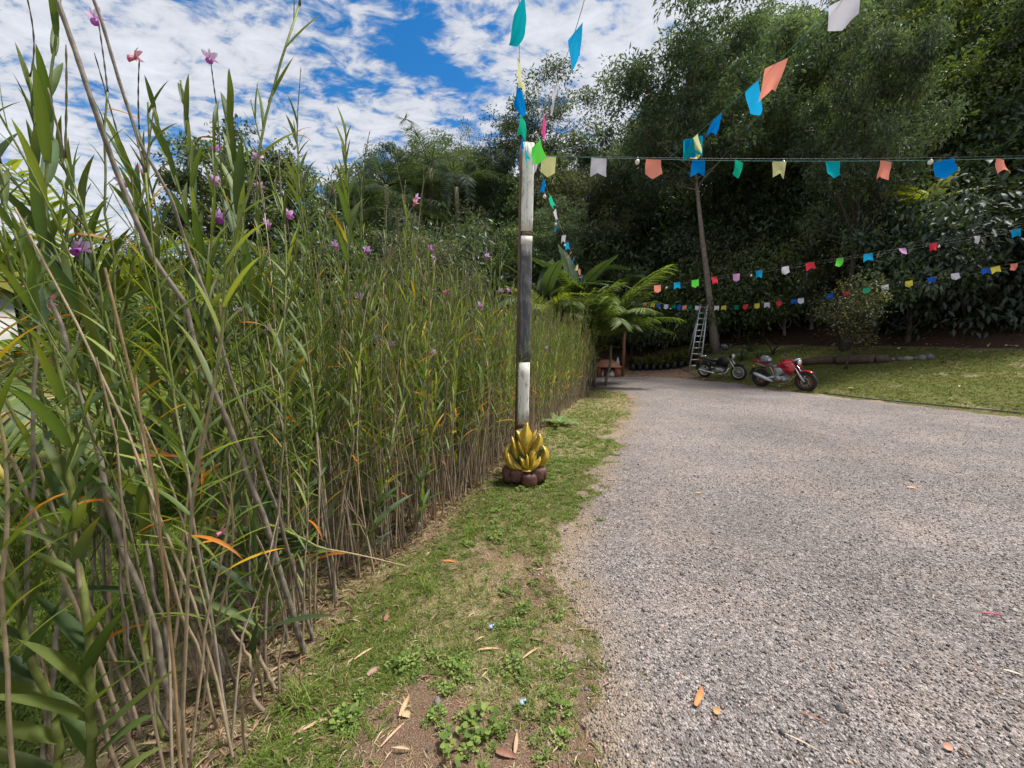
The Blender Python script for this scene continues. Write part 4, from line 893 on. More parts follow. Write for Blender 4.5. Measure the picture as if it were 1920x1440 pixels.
# the snapped cane lying out of the hedge, leaves fanned on one side
def snapped():
    rng = np.random.default_rng(12); a = gp(770, 1072) + np.array([0, 0, 0.03]); b = pt(600, 1045, 1.85); c = pt(500, 985, 1.7)
    o = empty('snapped_cane', a); P = np.array([a + (b - a) * t if t <= 1 else b + (c - b) * (t - 1) for t in np.linspace(0, 2, 16)]) - a
    P[:, 2] += 0.05 * np.sin(np.linspace(0, 3, 16)); m = MB()
    m.tube(P, np.linspace(0.004, 0.006, 16), 6, np.array([TAN * (1 - q) + GRN * 1.4 * q for q in np.clip(np.linspace(-1, 2, 16), 0, 1)])); m.build('stem', M_CANE, o, True)
    for i in range(26):
        f = 0.35 + 0.6 * i / 26; p, T = along(P, f); d = norm(np.array([-1.0, -0.2 + 0.1 * rng.normal(), 0.12 * rng.normal() + 0.06])); L = rng.uniform(0.2, 0.34)
        Mx = frame_mats(d[None], np.array([[0, -0.3, 1.0]]))[0]; q = obj('leaf', LALL[rng.integers(0, 6)] if i > 3 else LALL[7], o)
        q.matrix_basis = Matrix.Translation(p) @ Matrix([list(r) for r in Mx]).to_4x4() @ Matrix.Diagonal((L, L * 0.8, L, 1))
    tag(o, 'snapped orchid cane lying sideways with leaves fanned to one side', 'orchid')
snapped()
for i, (u, v, y, bx, by, ll, f0, nm) in enumerate([(462, 200, 1.9, -1.25, 2.0, .26, .62, 'fan of long upright leaves against the clouds'), (228, 258, 1.6, -1.4, 1.8, .25, .55, 'dense leafy top beside the leaning brown cane'), (98, 190, 1.45, -1.5, 1.6, .25, .6, 'narrow upright leaves high beside the picture edge'), (10, 120, 1.4, -1.75, 1.5, .22, .5, 'tall leafy top at the very picture edge'), (300, 185, 1.9, -1.5, 2.2, .17, .75, 'sparse spidery leaves on a pale bare stem'), (560, 205, 2.3, -1.2, 2.4, .2, .7, 'brown-based leaf tuft high over the hedge'), (622, 225, 2.3, -1.1, 2.4, .2, .7, 'upright leaf tuft beside the brown-based one'),
        (655, 300, 2.5, -1.05, 2.6, .18, .55, 'leafy top over the hedge below the small blue gap'), (60, 330, 1.3, -1.5, 1.35, .24, .45, 'heavy dark leaves low at the picture edge'), (130, 420, 1.35, -1.35, 1.4, .26, .4, 'long dark leaves around a dark knobbly stalk'), (210, 560, 1.5, -1.25, 1.5, .26, .35, 'arching leaves in mid foreground'), (330, 480, 1.7, -1.25, 1.75, .26, .4, 'long strap leaves beside the leaning brown cane'), (480, 380, 2.0, -1.2, 2.1, .26, .5, 'wide green leaves under the flowers'), (560, 560, 2.1, -1.08, 2.15, .3, .45, 'tall wide leaves in front of tan canes'), (420, 560, 1.85, -1.15, 1.9, .24, .4, 'leafy middle between the strap-leaved canes')]):
    cane_to((u, v), y, (bx, by), 0.0075, 0.4, ll, 0.05, f0, 'orchid cane with ' + nm, 1500 + i, spikes=i % 2, spread=0.6, bend=0.3, yellow=0.03, orange=0.04, wm=1.25)
# --- flowering canes: tip pixel, depth, flower kind, size
FL = [(175, 50, 1.5, 2, 1.0), (232, 125, 1.6, 3, 1.0), (398, 78, 1.75, 2, 1.0), (440, 275, 2.1, 0, 1.0), (386, 270, 2.2, 1, 1), (428, 312, 2.0, 1, 1), (368, 370, 1.75, 0, 1.15), (510, 403, 2.2, 1, 1.1), (490, 445, 2.4, 0, 1),
      (258, 342, 1.9, 3, 1), (286, 366, 2.0, 2, 1), (480, 383, 2.6, 1, 1), (128, 500, 1.4, 0, 1.15), (58, 535, 1.35, 3, 1.15), (497, 622, 1.85, 0, 1.1), (176, 760, 1.6, 2, .9), (463, 597, 2.0, 2, .9), (645, 535, 2.6, 2, 1), (690, 463, 2.8, 0, 1),
      (790, 388, 3.3, 0, 1.15), (757, 403, 3.2, 3, 1), (792, 462, 3.4, 1, 1.1), (933, 484, 4.3, 0, 1.2), (858, 583, 3.6, 0, 1.2), (724, 643, 2.9, 0, 1), (795, 652, 3.2, 2, 1.1), (738, 660, 2.9, 0, 1), (757, 838, 2.95, 1, .8), (635, 490, 2.7, 1, .9), (355, 955, 1.5, 3, .8),
      (830, 535, 3.6, 3, 1.1), (948, 540, 4.4, 0, 1.1), (1035, 660, 6.2, 0, 1.2), (820, 497, 3.5, 2, 1), (920, 555, 4.2, 2, 1.1), (85, 410, 1.7, 2, 1)]
for i, (u, v, y, k, s) in enumerate(FL):
    p = pt(u, v, y); rng = np.random.default_rng(900 + i)
    by = y + rng.uniform(-0.05, 0.18); bx = min(p[0] + rng.uniform(-0.05, 0.25), hedge_x(by) - rng.uniform(0.0, 0.25)) if y < 6 else p[0] - 0.1
    H = p[2]
    lbl = {3: 'bamboo orchid cane bearing a coral pink flower', 2: 'bamboo orchid cane bearing a pale lilac flower', 0: 'bamboo orchid cane bearing a purple-lipped mauve flower', 1: 'bamboo orchid cane bearing a bright magenta-pink flower'}[k] + (' at the foreground end' if y < 2.05 else ' in the middle stretch of the hedge' if y < 3.9 else ' near the striped post')
    pp = pt(u, v, y) - np.array([0, 0, 0.22])
    uv = project(pp); cane_to((float(uv[0]), float(uv[1])), y, (bx, by), 0.0062, 0.45, 0.17 if y < 3 else 0.16, 0.06, 0.42 if rng.random() < 0.6 else 0.6, lbl, 950 + i, flower=k, fsc=s, bend=0.35)
# --- further individual canes near the camera
rng0 = np.random.default_rng(123); nn = 0
for i in range(34):
    y = rng0.uniform(1.1, 2.5) if i < 22 else rng0.uniform(2.4, 3.4); dd = rng0.random() ** 1.2 * (0.75 if y < 2 else 0.55)
    bx = float(hedge_x(y)) - dd - 0.02; H = 1.55 + 1.1 * rng0.random() ** 1.6; live = rng0.random() < 0.72
    lean = rng0.normal(size=2) * (0.16, 0.10); lean[0] -= 0.03
    if live:
        oc = near_cane((bx, y), H, lean, rng0.normal(size=2) * 0.12, rng0.uniform(0.0050, 0.0080), rng0.uniform(0.35, 0.55), rng0.uniform(0.15, 0.24), rng0.uniform(0.05, 0.075), rng0.uniform(0.35, 0.72),
                  'tall leafy orchid cane at the open foreground end of the hedge', 2000 + i, spikes=int(rng0.integers(0, 3)))
        oc['label'] = ('tall' if H > 2.1 else 'middling' if H > 1.75 else 'low') + ' leafy foreground cane tilted ' + ('roadwards' if lean[0] > 0 else 'inwards') + (', nearest the camera' if y < 1.4 else ', behind the stout shoot' if y < 2.0 else ', before the dense hedge') + (', near its verge' if dd < 0.2 else ', deep in the clump')
    else:
        near_cane((bx, y), H * rng0.uniform(0.5, 1.0), lean * 1.5, rng0.normal(size=2) * 0.15, rng0.uniform(0.0045, 0.0075), 9, 0.12, 0.12, rng0.uniform(0.75, 0.9),
                  'dry bare grey cane at the open foreground end of the hedge', 2000 + i, spikes=int(rng0.integers(0, 2)), orange=0.6)
# young leafy shoots low in the front
for i in range(16):
    y = rng0.uniform(1.4, 3.8); bx = float(hedge_x(y)) - rng0.uniform(0.02, 0.35)
    near_cane((bx, y), rng0.uniform(0.95, 1.3) if i % 2 else rng0.uniform(0.6, 0.9), rng0.normal(size=2) * 0.08, rng0.normal(size=2) * 0.05, 0.006, 0.15, 0.24, 0.05, 0.22, 'short fresh green shoot at the hedge foot ' + ('among the nearest canes' if y < 2 else 'by the snapped cane' if y < 2.7 else 'towards the sculpture') + ('' if i % 2 else ', the smaller kind'), 2500 + i, spikes=0, orange=0, yellow=0.02)
# --- archetypes for the body of the hedge
HA = []
for i in range(18):
    rng = np.random.default_rng(3000 + i); H = rng.uniform(1.9, 2.25); dead = i % 6 == 5
    P = cane_path(rng, H, rng.normal(size=2) * 0.13, rng.normal(size=2) * 0.12, 12); m = MB(); stem_shape(m, P, rng.uniform(0.0048, 0.0068), 9 if dead else rng.uniform(0.35, 0.6), rng, 5, False)
    for s_ in range(int(rng.integers(0, 3))): spike(m, rng, P[-1], norm(P[-1] - P[-3]), rng.uniform(0.12, 0.3), (0.16, 0.14, 0.08))
    if dead and i > 12: lst = leaf_list(rng, P, 0.6, 0.12, 0.13, 1.0, 0.1, 0.7)
    else: lst = leaf_list(rng, P, 0.10 + 0.38 * rng.random(), 0.058, rng.uniform(0.15, 0.21), rng.uniform(0, 6.28), 0.05, 0.03, 1.0)
    V, F, C = leaf_join(lst); C = C * np.array((1.62, 1.50, 1.15)) * rng.uniform(0.75, 1.25)
    sv = np.concatenate(m.v); HA.append((m.mesh('stem', M_CANE, True), mesh_np('foliage', V, F, M_CANE_LEAF, C, True), (sv, np.array(m.f4), np.concatenate(m.c)), (V, F, C)))
seg = np.cumsum([0] + [float(np.linalg.norm(HEDGE[i + 1] - HEDGE[i])) for i in range(len(HEDGE) - 1)])
spots = []
rngh = np.random.default_rng(77)
for i in range(1250):
    s_ = rngh.uniform(1.0, seg[-1]); x = np.interp(s_, seg, HEDGE[:, 0]); y = np.interp(s_, seg, HEDGE[:, 1])
    y2 = np.interp(min(s_ + 0.1, seg[-1]), seg, HEDGE[:, 1]); x2 = np.interp(min(s_ + 0.1, seg[-1]), seg, HEDGE[:, 0]); tv = norm((x2 - x, y2 - y)) if s_ < seg[-1] - 0.1 else np.array((0.4, 0.9))
    nrm_ = np.array((-tv[1], tv[0])); thick = 0.55 if y < 2 else 1.0
    dens = 0.15 if y < 2.2 else (0.75 if y < 3.0 else 1.0)
    if rngh.random() > dens: continue
    d = rngh.random() ** 1.3 * thick; p = np.array((x, y)) + nrm_ * d
    if abs(p[0] - 0.10) < 0.30 and p[1] < 4.42 and p[1] > 3.5: continue
    spots.append((d + 0.03 * y + (0 if y > 2 else 0.1), p[0], p[1]))
spots.sort()
def cane_scale(y): return (1.02 if y < 3.4 else 1.02 - 0.12 * min(1, (y - 3.4) / 1.3)) * rngh.uniform(0.74, 1.14)
NI = 205; rest_s, rest_f = MB(), []
acc = {'sv': [], 'sf': [], 'sc': [], 'fv': [], 'ff': [], 'fc': [], 'ns': 0, 'nf': 0}
for i, (d, x, y) in enumerate(spots):
    a = HA[rngh.integers(0, len(HA))]; sc = cane_scale(y); rz = rngh.uniform(0, 6.28); tl = rngh.normal(size=2) * 0.05
    if i < NI:
        o = empty('orchid_cane', (x, y, gz(x, y) - 0.02), rz); o.rotation_euler = (tl[0], tl[1], rz); o.scale = (sc,) * 3
        obj('stem', a[0], o); q = obj('foliage', a[1], o); q['kind'] = 'stuff'
        tag(o, 'leafy orchid cane in the sparse near stretch of the hedge' if y < 2.4 else 'leafy orchid cane in the dense middle stretch of the hedge' if y < 3.9 else 'leafy orchid cane in the hedge right behind the striped post' if y < 5.2 else 'leafy orchid cane in the far stretch of hedge beyond the post', 'orchid', GH); o['label'] = ('short ' if sc < 0.84 else 'tall ' if sc > 1.02 else '') + o['label']
    else:
        R = np.array((Matrix.Rotation(rz, 3, 'Z') @ Matrix.Rotation(tl[1], 3, 'Y') @ Matrix.Rotation(tl[0], 3, 'X'))) * sc; t = np.array((x, y, gz(x, y) - 0.02))
        for key, (V, F, C) in (('s', a[2]), ('f', a[3])):
            acc[key + 'v'].append(V @ R.T + t); acc[key + 'f'].append(F + acc['n' + key]); acc[key + 'c'].append(C * rngh.uniform(0.8, 1.2)); acc['n' + key] += len(V)
for i in range(380):
    s_ = rngh.uniform(1.0, seg[-1]); y = np.interp(s_, seg, HEDGE[:, 1]); x = np.interp(s_, seg, HEDGE[:, 0]) - rngh.random() ** 1.5 * 0.8 + 0.02
    if y < 2.2 and rngh.random() < 0.55: continue
    if abs(x - 0.10) < 0.30 and 3.5 < y < 4.42: continue
    P = cane_path(rngh, rngh.uniform(0.5, 2.1), rngh.normal(size=2) * 0.16, rngh.normal(size=2) * 0.16, 7); m = MB(); c0 = np.array([(0.40, 0.31, 0.21), (0.33, 0.26, 0.19), (0.27, 0.20, 0.14), (0.36, 0.24, 0.13)][rngh.integers(4)])
    m.tube(P + np.array((x, y, gz(x, y) - 0.01)), np.linspace(0.0052, 0.0028, 7), 5, c0 * rngh.uniform(0.8, 1.15)); acc['sv'].append(m.v[0]); f4 = np.array(m.f4); acc['sf'].append(f4 + acc['ns']); acc['sc'].append(m.c[0]); acc['ns'] += len(m.v[0])
hb = obj('orchid_thicket', mesh_np('orchid_thicket', np.concatenate(acc['fv']), np.concatenate(acc['ff']), M_CANE_LEAF, np.concatenate(acc['fc']), True)); tag(hb, 'mass of orchid leaves deep inside the hedge', 'orchids', kind='stuff')
hs_ = obj('orchid_stems', mesh_np('orchid_stems', np.concatenate(acc['sv']), np.concatenate(acc['sf']), M_CANE, np.concatenate(acc['sc']), True)); tag(hs_, 'mass of orchid stems deep inside the hedge', 'orchids', kind='stuff')
print('CANES', len(spots))
# ------------------------------------------------------------------ striped post
M_WHITEP = painted_wood('worn_white_paint', (0.74, 0.73, 0.69), (0.22, 0.17, 0.12), 0.75)
M_BLACKP = painted_wood('faded_black_paint', (0.075, 0.076, 0.088), (0.24, 0.23, 0.22), 0.7, 0.53, 0.66)
M_WOOD = plain('bare_wood', (0.14, 0.085, 0.055), 0.85, bump=0.5, bscale=40, var=0.35, vscale=15)
PY = 4.22
def post():
    b = pt(977, 893, PY); b[2] = -0.25; o = empty('striped_post', (b[0], PY, 0)); t = pt(989, 272, PY)
    top = t[2]; w = 0.125; rz = math.radians(9)
    cx = lambda z: (t[0] - b[0]) * (z / top)
    def piece(name, v0, v1, mat, grow=0.0, z0=None):
        za = pt(983, v0, PY)[2]; zb = pt(983, v1, PY)[2] if z0 is None else z0; rings = []
        n = max(2, int((za - zb) / 0.12) + 1)
        for i in range(n):
            z = zb + (za - zb) * i / (n - 1); h = (w + grow) / 2 * (1 + 0.02 * math.sin(z * 7)); c = 0.012
            pts = [(-h + c, -h), (h - c, -h), (h, -h + c), (h, h - c), (h - c, h), (-h + c, h), (-h, h - c), (-h, -h + c)]
            rings.append([(cx(z) + x * math.cos(rz) - y * math.sin(rz), x * math.sin(rz) + y * math.cos(rz), z) for x, y in pts])
        q = MB().loft(rings).build(name, mat, o); return q
    piece('painted_section', 272, 436, M_WHITEP); piece('tie_band', 436, 445, M_WOOD, -0.014); piece('painted_section', 445, 461, M_WHITEP)
    piece('painted_section', 461, 679, M_BLACKP)['label'] = 'faded black section'
    piece('painted_section', 679, 790, M_WHITEP); piece('tie_band', 790, 801, M_WOOD, 0.012); piece('painted_section', 801, 0, M_WHITEP, z0=-0.25)
    # unpainted side seen as a brown strip
    rings = []
    for z in np.linspace(-0.2, top - 0.01, 14):
        c = cx(z) - (w / 2 + 0.004); rings.append([(c + dx * math.cos(rz) - dy * math.sin(rz), dx * math.sin(rz) + dy * math.cos(rz) - 0.009, z) for dx, dy in ((-0.006, -0.055), (0.003, -0.055), (0.003, 0.05), (-0.006, 0.05))])
    MB().loft(rings).build('bare_edge', M_WOOD, o)
    tag(o, 'tall square wooden post painted in white and black bands', 'post')
    return np.array([t[0], PY, top])
PTOP = post()

# ------------------------------------------------------------------ golden flame sculpture
M_GOLD = plain('gold_paint', (0.62, 0.43, 0.06), 0.38, metal=0.3, bump=0.35, bscale=22, var=0.3, vscale=9, dirt=(0.16, 0.12, 0.03), dirt_amt=0.55)
M_GREENP = plain('green_patina', (0.07, 0.17, 0.09), 0.5, var=0.3, vscale=20)
M_BROWNP = plain('brown_paint', (0.11, 0.045, 0.036), 0.55, bump=0.7, bscale=14, var=0.35, vscale=12, dirt=(0.2, 0.12, 0.09), dirt_amt=0.6)
def flame():
    b = gp(985, 908); o = empty('flame_sculpture', (b[0], b[1], gz(b[0], b[1]))); K = 0.00069 * b[1] / 4.0
    q = lambda X, Y: np.array([(X - 690) * K, (1225 - Y) * K])
    def tongue(pts, wid, y, dep=0.035, mat=M_GOLD, bow=0.0):
        """pts: path from root to tip in zoomed-picture units, wid: widths, y: layer"""
        P = np.array([q(*p) for p in pts]); n = 14; s_ = np.linspace(0, 1, len(P)); f = np.linspace(0, 1, n)
        def spl(c): 
            co = np.polyfit(s_, c, min(len(P) - 1, 3)); return np.polyval(co, f)
        X, Z = spl(P[:, 0]), spl(P[:, 1]); Wd = np.interp(f, np.linspace(0, 1, len(wid)), wid) * K
        T = np.gradient(np.stack([X, Z], 1), axis=0); T /= np.linalg.norm(T, axis=1)[:, None]; rings = []
        for i in range(n):
            nx, nz = -T[i][1], T[i][0]; w = max(Wd[i] * 1.22, 0.004) / 2; d = dep * (0.35 + 0.65 * math.sin(math.pi * min(0.95, f[i] * 0.8 + 0.15))) * min(1, w / 0.02 + 0.2)
            yy = y + bow * f[i] ** 2; r = []
            for a in np.arange(12) * math.pi / 6:
                c, s2 = math.cos(a), math.sin(a); ridge = 1.0 + 0.9 * max(0, -s2) ** 9 - 0.45 * (max(0, -s2) * abs(c) * 2) ** 2
                r.append((X[i] + nx * w * c, yy + d * s2 * ridge * (0.6 if s2 > 0 else 1), Z[i] + nz * w * c))
            rings.append(r)
        return MB().loft(rings).build('flame_tongue', mat, o, True)
    # green core
    m = MB()
    for (X, Y, rx, rz_, y) in [(690, 850, 230, 190, 0.0), (690, 620, 150, 210, 0.01), (640, 560, 80, 130, 0.012), (560, 780, 130, 170, 0.0), (830, 780, 120, 180, 0.0)]:
        c = q(X, Y); m.ell((c[0], y, c[1]), (rx * K, 0.055, rz_ * K), 14, 10)
    m.build('core', M_GREENP, o, True)
    T = tongue
    T([(700, 760), (690, 640), (690, 480), (715, 275)], [60, 120, 195, 150, 10], -0.035, 0.05)
    T([(690, 700), (640, 600), (600, 500), (545, 405)], [60, 90, 70, 70, 10], -0.01, 0.04)
    T([(720, 720), (775, 600), (810, 500), (860, 388)], [40, 70, 60, 50, 8], -0.01, 0.04)
    T([(680, 790), (630, 690), (600, 620), (575, 545)], [40, 90, 85, 60, 10], -0.055, 0.04)
    T([(560, 830), (530, 700), (510, 600), (480, 495)], [80, 105, 90, 60, 10], -0.03, 0.045)
    T([(790, 820), (840, 700), (890, 600), (900, 455)], [80, 120, 120, 110, 30], -0.03, 0.05)
    T([(480, 960), (410, 830), (395, 720), (470, 612)], [130, 110, 80, 50, 10], -0.02, 0.05)
    T([(900, 950), (975, 840), (990, 730), (945, 640)], [130, 130, 110, 70, 10], -0.02, 0.05)
    T([(560, 980), (470, 900), (430, 800), (415, 715)], [120, 130, 110, 80, 10], -0.07, 0.045)
    T([(640, 980), (560, 940), (520, 900), (500, 850)], [50, 70, 60, 40, 8], -0.10, 0.03)
    T([(730, 960), (660, 900), (630, 830), (580, 775)], [60, 70, 60, 45, 8], -0.105, 0.035)
    T([(725, 960), (715, 890), (712, 810), (700, 735)], [40, 50, 45, 35, 8], -0.12, 0.03)
    T([(750, 960), (790, 860), (800, 760), (890, 670)], [60, 80, 110, 90, 10], -0.075, 0.04)
    T([(760, 980), (830, 920), (880, 860), (905, 780)], [60, 90, 80, 60, 10], -0.105, 0.04)
    T([(640, 1000), (690, 985), (760, 985), (800, 960)], [30, 40, 40, 30, 8], -0.12, 0.03)
    # carved boulders of the foot
    for (X, Y, rx, rz_, y, s_) in [(440, 1090, 105, 130, -0.02, 1), (560, 1085, 115, 125, -0.05, 2), (740, 1130, 120, 110, -0.10, 3), (850, 1070, 120, 125, -0.04, 4), (950, 1080, 70, 110, 0.0, 5), (690, 1060, 200, 120, 0.05, 6)]:
        c = q(X, Y); MB().ell((c[0], y, c[1]), (rx * K * 1.08, 0.10, rz_ * K), 12, 9, noise=0.16, seed=s_ + 20, sq=0.62).build('carved_rock', M_BROWNP, o, True)
    tag(o, 'golden flame sculpture on brown carved rocks before the striped post', 'sculpture')
flame()

# ------------------------------------------------------------------ bunting
PAL = {'teal': '#12a9b8', 'blue': '#0a7fd0', 'sky': '#1e9fd6', 'cream': '#d8d49a', 'white': '#d9d6e2', 'coral': '#f49a86', 'pink': '#ef5fa0', 'green': '#63cf52', 'mint': '#1fc29b', 'red': '#e0414e', 'lilac': '#d9a2d8', 'yellow': '#d8cc55', 'royal': '#2a62c0', 'dgreen': '#1f7a5a'}
_fl = {}
def flag_mesh(colr, shape, seed):
    k = (colr, shape, seed % 5)
    if k in _fl: return _fl[k]
    rng = np.random.default_rng(seed); nx, nz = 8, 8; V = []; F = []
    for j in range(nz + 1):
        for i in range(nx + 1):
            x = i / nx - 0.5; f = j / nz
            low = 1.0 + (-0.30 * (1 - abs(x) * 2) + 0.12 if shape == 'tail' else 0.28 * (1 - abs(x) * 2) - 0.08)
            z = -f * low; y = 0.10 * math.sin(x * 3.5 + seed) * f + 0.20 * f * f * math.sin(seed * 1.7) + 0.05 * math.sin(7 * x + 5 * f + seed) * f + 0.12 * x * f * math.cos(seed)
            V.append((x, y, z))
    F = [(j * (nx + 1) + i, j * (nx + 1) + i + 1, (j + 1) * (nx + 1) + i + 1, (j + 1) * (nx + 1) + i) for j in range(nz) for i in range(nx)]
    _fl[k] = mesh_np('flag', np.array(V), np.array(F), M_PAPER, np.full((len(V), 3), 1.0) * np.array(lin(PAL[colr])) * 1.0, True); return _fl[k]
def catenary(A, B, sag, n=60):
    t = np.linspace(0, 1, n)[:, None]; P = A + (B - A) * t; P[:, 2] -= (4 * sag * t * (1 - t))[:, 0]; return P
M_STRING = plain('twine', (0.09, 0.28, 0.27), 0.7); M_WIRE = plain('black_wire', (0.03, 0.03, 0.035), 0.5); M_STRW = plain('pale_twine', (0.45, 0.42, 0.38), 0.7)
M_BULB = plain('white_bulb', (0.75, 0.72, 0.62), 0.25, var=0.03)
def bunting(label, P, flags, size=0.155, axis='u', mat=None, r=0.0022, wind=0.25, seed=0):
    P = np.asarray(P); o = empty('bunting', P[0]); m = MB(); m.tube(P - P[0], r, 5); m.build('string', mat or M_STRING, o)
    U, Vv = project(P); key = U if axis == 'u' else Vv; rng = np.random.default_rng(seed)
    for i, (val, c, sh, *ex) in enumerate(flags):
        j = int(np.argmin(np.abs(key - val))); j = min(max(j, 1), len(P) - 2); T = norm(P[j + 1] - P[j - 1]); f = obj('flag', flag_mesh(c, sh, i + seed), o)
        sc = size * (ex[0] if ex else 1.0) * rng.uniform(0.93, 1.07); roll = rng.normal() * wind; twist = (ex[1] if len(ex) > 1 else rng.normal() * 0.18)
        X = T; Z = norm(np.array([0, 0, 1.0]) - X * X[2]); Y = np.cross(Z, X)
        R = Matrix([[X[k], Y[k], Z[k]] for k in range(3)]) @ Matrix.Rotation(roll, 3, 'X') @ Matrix.Rotation(twist, 3, 'Z')
        f.matrix_basis = Matrix.Translation(P[j] - P[0] - np.array([0, 0, 0.003])) @ R.to_4x4() @ Matrix.Scale(sc, 4); f['label'] = {'mint': 'mint green', 'sky': 'sky blue', 'royal': 'royal blue', 'dgreen': 'dark green'}.get(c, c) + ' paper flag'
    tag(o, label, 'bunting'); return o
def fit(pixels, n=90):
    """string through (u, v, depth) points, smoothed"""
    Q = np.array([pt(*p) for p in pixels]); s_ = np.linspace(0, 1, len(Q)); f = np.linspace(0, 1, n)
    return np.stack([np.interp(f, s_, Q[:, k]) if len(Q) < 3 else np.polyval(np.polyfit(s_, Q[:, k], min(3, len(Q) - 1)), f) for k in range(3)], 1)
TOPP = PTOP + np.array([0.03, 0, -0.10])
A = catenary(TOPP, pt(1990, 294, 4.35), 0.05, 120)
bunting('flag string running level from the striped post across the road', A,
        [(1027, 'cream', 'point'), (1123, 'white', 'tail'), (1225, 'coral', 'point'), (1307, 'blue', 'tail'), (1388, 'mint', 'point', .95, .5), (1459, 'cream', 'tail'), (1563, 'teal', 'point'), (1660, 'coral', 'tail'), (1765, 'blue', 'point'), (1875, 'coral', 'tail', .95, .3), (1935, 'blue', 'point')], wind=0.12, seed=1)
J = A[int(np.argmin(np.abs(project(A)[0] - 1252)))]
B = np.concatenate([[J], fit([(1300, 258, 3.85), (1352, 211, 3.4), (1420, 152, 2.85), (1465, 108, 2.55), (1550, 28, 2.2), (1640, -60, 1.9)], 80)])
bunting('flag string climbing from the level string towards the upper edge', B,
        [(1258, 'teal', 'tail', 1, .9), (1263, 'blue', 'point', .9, .9), (1298, 'cream', 'point'), (1345, 'blue', 'tail'), (1410, 'sky', 'point'), (1455, 'coral', 'tail'), (1585, 'white', 'point', .72, .8)], wind=0.12, seed=4)
C_ = fit([(986, 288, 4.2), (978, 200, 3.3), (975, 130, 2.8), (974, 60, 2.4), (972, -10, 2.15), (970, -90, 1.9)], 100)
bunting('flag string rising straight up from the striped post top', C_,
        [(8, 'teal', 'point', 1.0, .36), (118, 'cream', 'tail', 1.0, -.12), (165, 'blue', 'point', 1.0, -.28), (222, 'mint', 'tail', 1, -.25), (245, 'blue', 'tail', 1, .15), (270, 'teal', 'tail', 1, -.05)], axis='v', mat=M_STRW, wind=0.08, seed=7)
D_ = fit([(1000, 292, 4.2), (1010, 250, 3.8), (1024, 212, 3.5), (1046, 155, 3.1), (1076, 70, 2.65), (1098, -20, 2.3), (1110, -80, 2.1)], 100)
bunting('flag string rising to the side of the straight one from the post', D_,
        [(58, 'sky', 'tail', 1, .35), (165, 'white', 'point', 1, .12), (218, 'pink', 'tail', 1, -.35), (268, 'green', 'point', 1, .4)], axis='v', mat=M_STRW, wind=0.08, seed=9)
E_ = fit([(1003, 300, 4.3), (1018, 335, 5.0), (1036, 385, 6.4), (1058, 440, 8.4), (1076, 485, 10.4), (1100, 532, 13.5)], 110)
bunting('flag string dropping away behind the post towards the palms', E_,
        [(305, 'white', 'point', 1, .4), (338, 'blue', 'tail', 1, .35), (368, 'mint', 'tail', 1, .3), (395, 'white', 'tail', 1, .4), (416, 'sky', 'point', 1, .3), (440, 'white', 'tail', 1, .8), (455, 'sky', 'tail', 1, .6), (472, 'coral', 'tail', 1, .4), (483, 'sky', 'point', 1, .3), (497, 'cream', 'tail', 1, .5), (505, 'coral', 'tail', 1, .6), (515, 'blue', 'point', 1, .4), (524, 'white', 'tail', 1, .3)], axis='v', mat=M_STRW, seed=12)
F_ = fit([(1195, 540, 10.5), (1300, 524, 10.2), (1420, 508, 10.0), (1560, 486, 9.7), (1700, 464, 9.3), (1830, 442, 9.0), (1960, 420, 8.8)], 160)
bunting('upper of the two distant flag strings before the dark forest', F_,
        [(1232, 'coral', 'point'), (1270, 'sky', 'tail'), (1305, 'green', 'point'), (1338, 'red', 'tail'), (1381, 'lilac', 'point'), (1422, 'sky', 'tail'), (1471, 'white', 'point'), (1518, 'red', 'tail'), (1574, 'green', 'point'), (1627, 'sky', 'tail'), (1691, 'lilac', 'point'), (1752, 'red', 'tail'), (1830, 'white', 'point'), (1905, 'sky', 'tail')], 0.165, mat=M_WIRE, wind=0.15, seed=15)
G_ = fit([(1180, 564, 15.5), (1260, 570, 15), (1340, 574, 14.2), (1420, 569, 13.4), (1500, 560, 12.6), (1620, 541, 11.6), (1760, 515, 10.8), (1960, 486, 10)], 160)
bunting('lower of the two distant flag strings, passing the ladder top', G_,
        [(1187, 'white', 'point'), (1199, 'royal', 'point'), (1211, 'coral', 'tail'), (1224, 'yellow', 'tail'), (1236, 'royal', 'point'), (1250, 'white', 'point'), (1262, 'dgreen', 'tail'), (1274, 'royal', 'point'), (1284, 'coral', 'tail'), (1295, 'dgreen', 'tail'), (1306, 'white', 'point'), (1344, 'white', 'tail'), (1358, 'yellow', 'tail'), (1381, 'dgreen', 'point'), (1398, 'red', 'point'), (1418, 'yellow', 'point'), (1439, 'white', 'tail'), (1462, 'red', 'point'), (1487, 'royal', 'tail'), (1500, 'white', 'point'), (1554, 'royal', 'tail'), (1588, 'red', 'tail'), (1622, 'mint', 'point'), (1661, 'white', 'tail'), (1704, 'yellow', 'point'), (1749, 'royal', 'tail'), (1788, 'white', 'point'), (1846, 'royal', 'tail'), (1862, 'yellow', 'tail'), (1900, 'coral', 'point')], 0.15, mat=M_WIRE, wind=0.15, seed=20)
def light_string(label, P, vals, axis='u'):
    o = empty('string_light', P[0]); m = MB(); m.tube(P - P[0], 0.003, 5); m.build('wire', M_WIRE, o); U, Vv = project(P); key = U if axis == 'u' else Vv
    for v in vals:
        p = P[int(np.argmin(np.abs(key - v)))] - P[0]; b = MB().ell(p - (0, 0, 0.045), (0.024, 0.024, 0.028), 10, 8).build('bulb', M_BULB, o, True)
        MB().tube([p - (0, 0, 0.0), p - (0, 0, 0.028)], 0.011, 8).build('socket', M_WIRE, b)
    tag(o, label, 'string light')
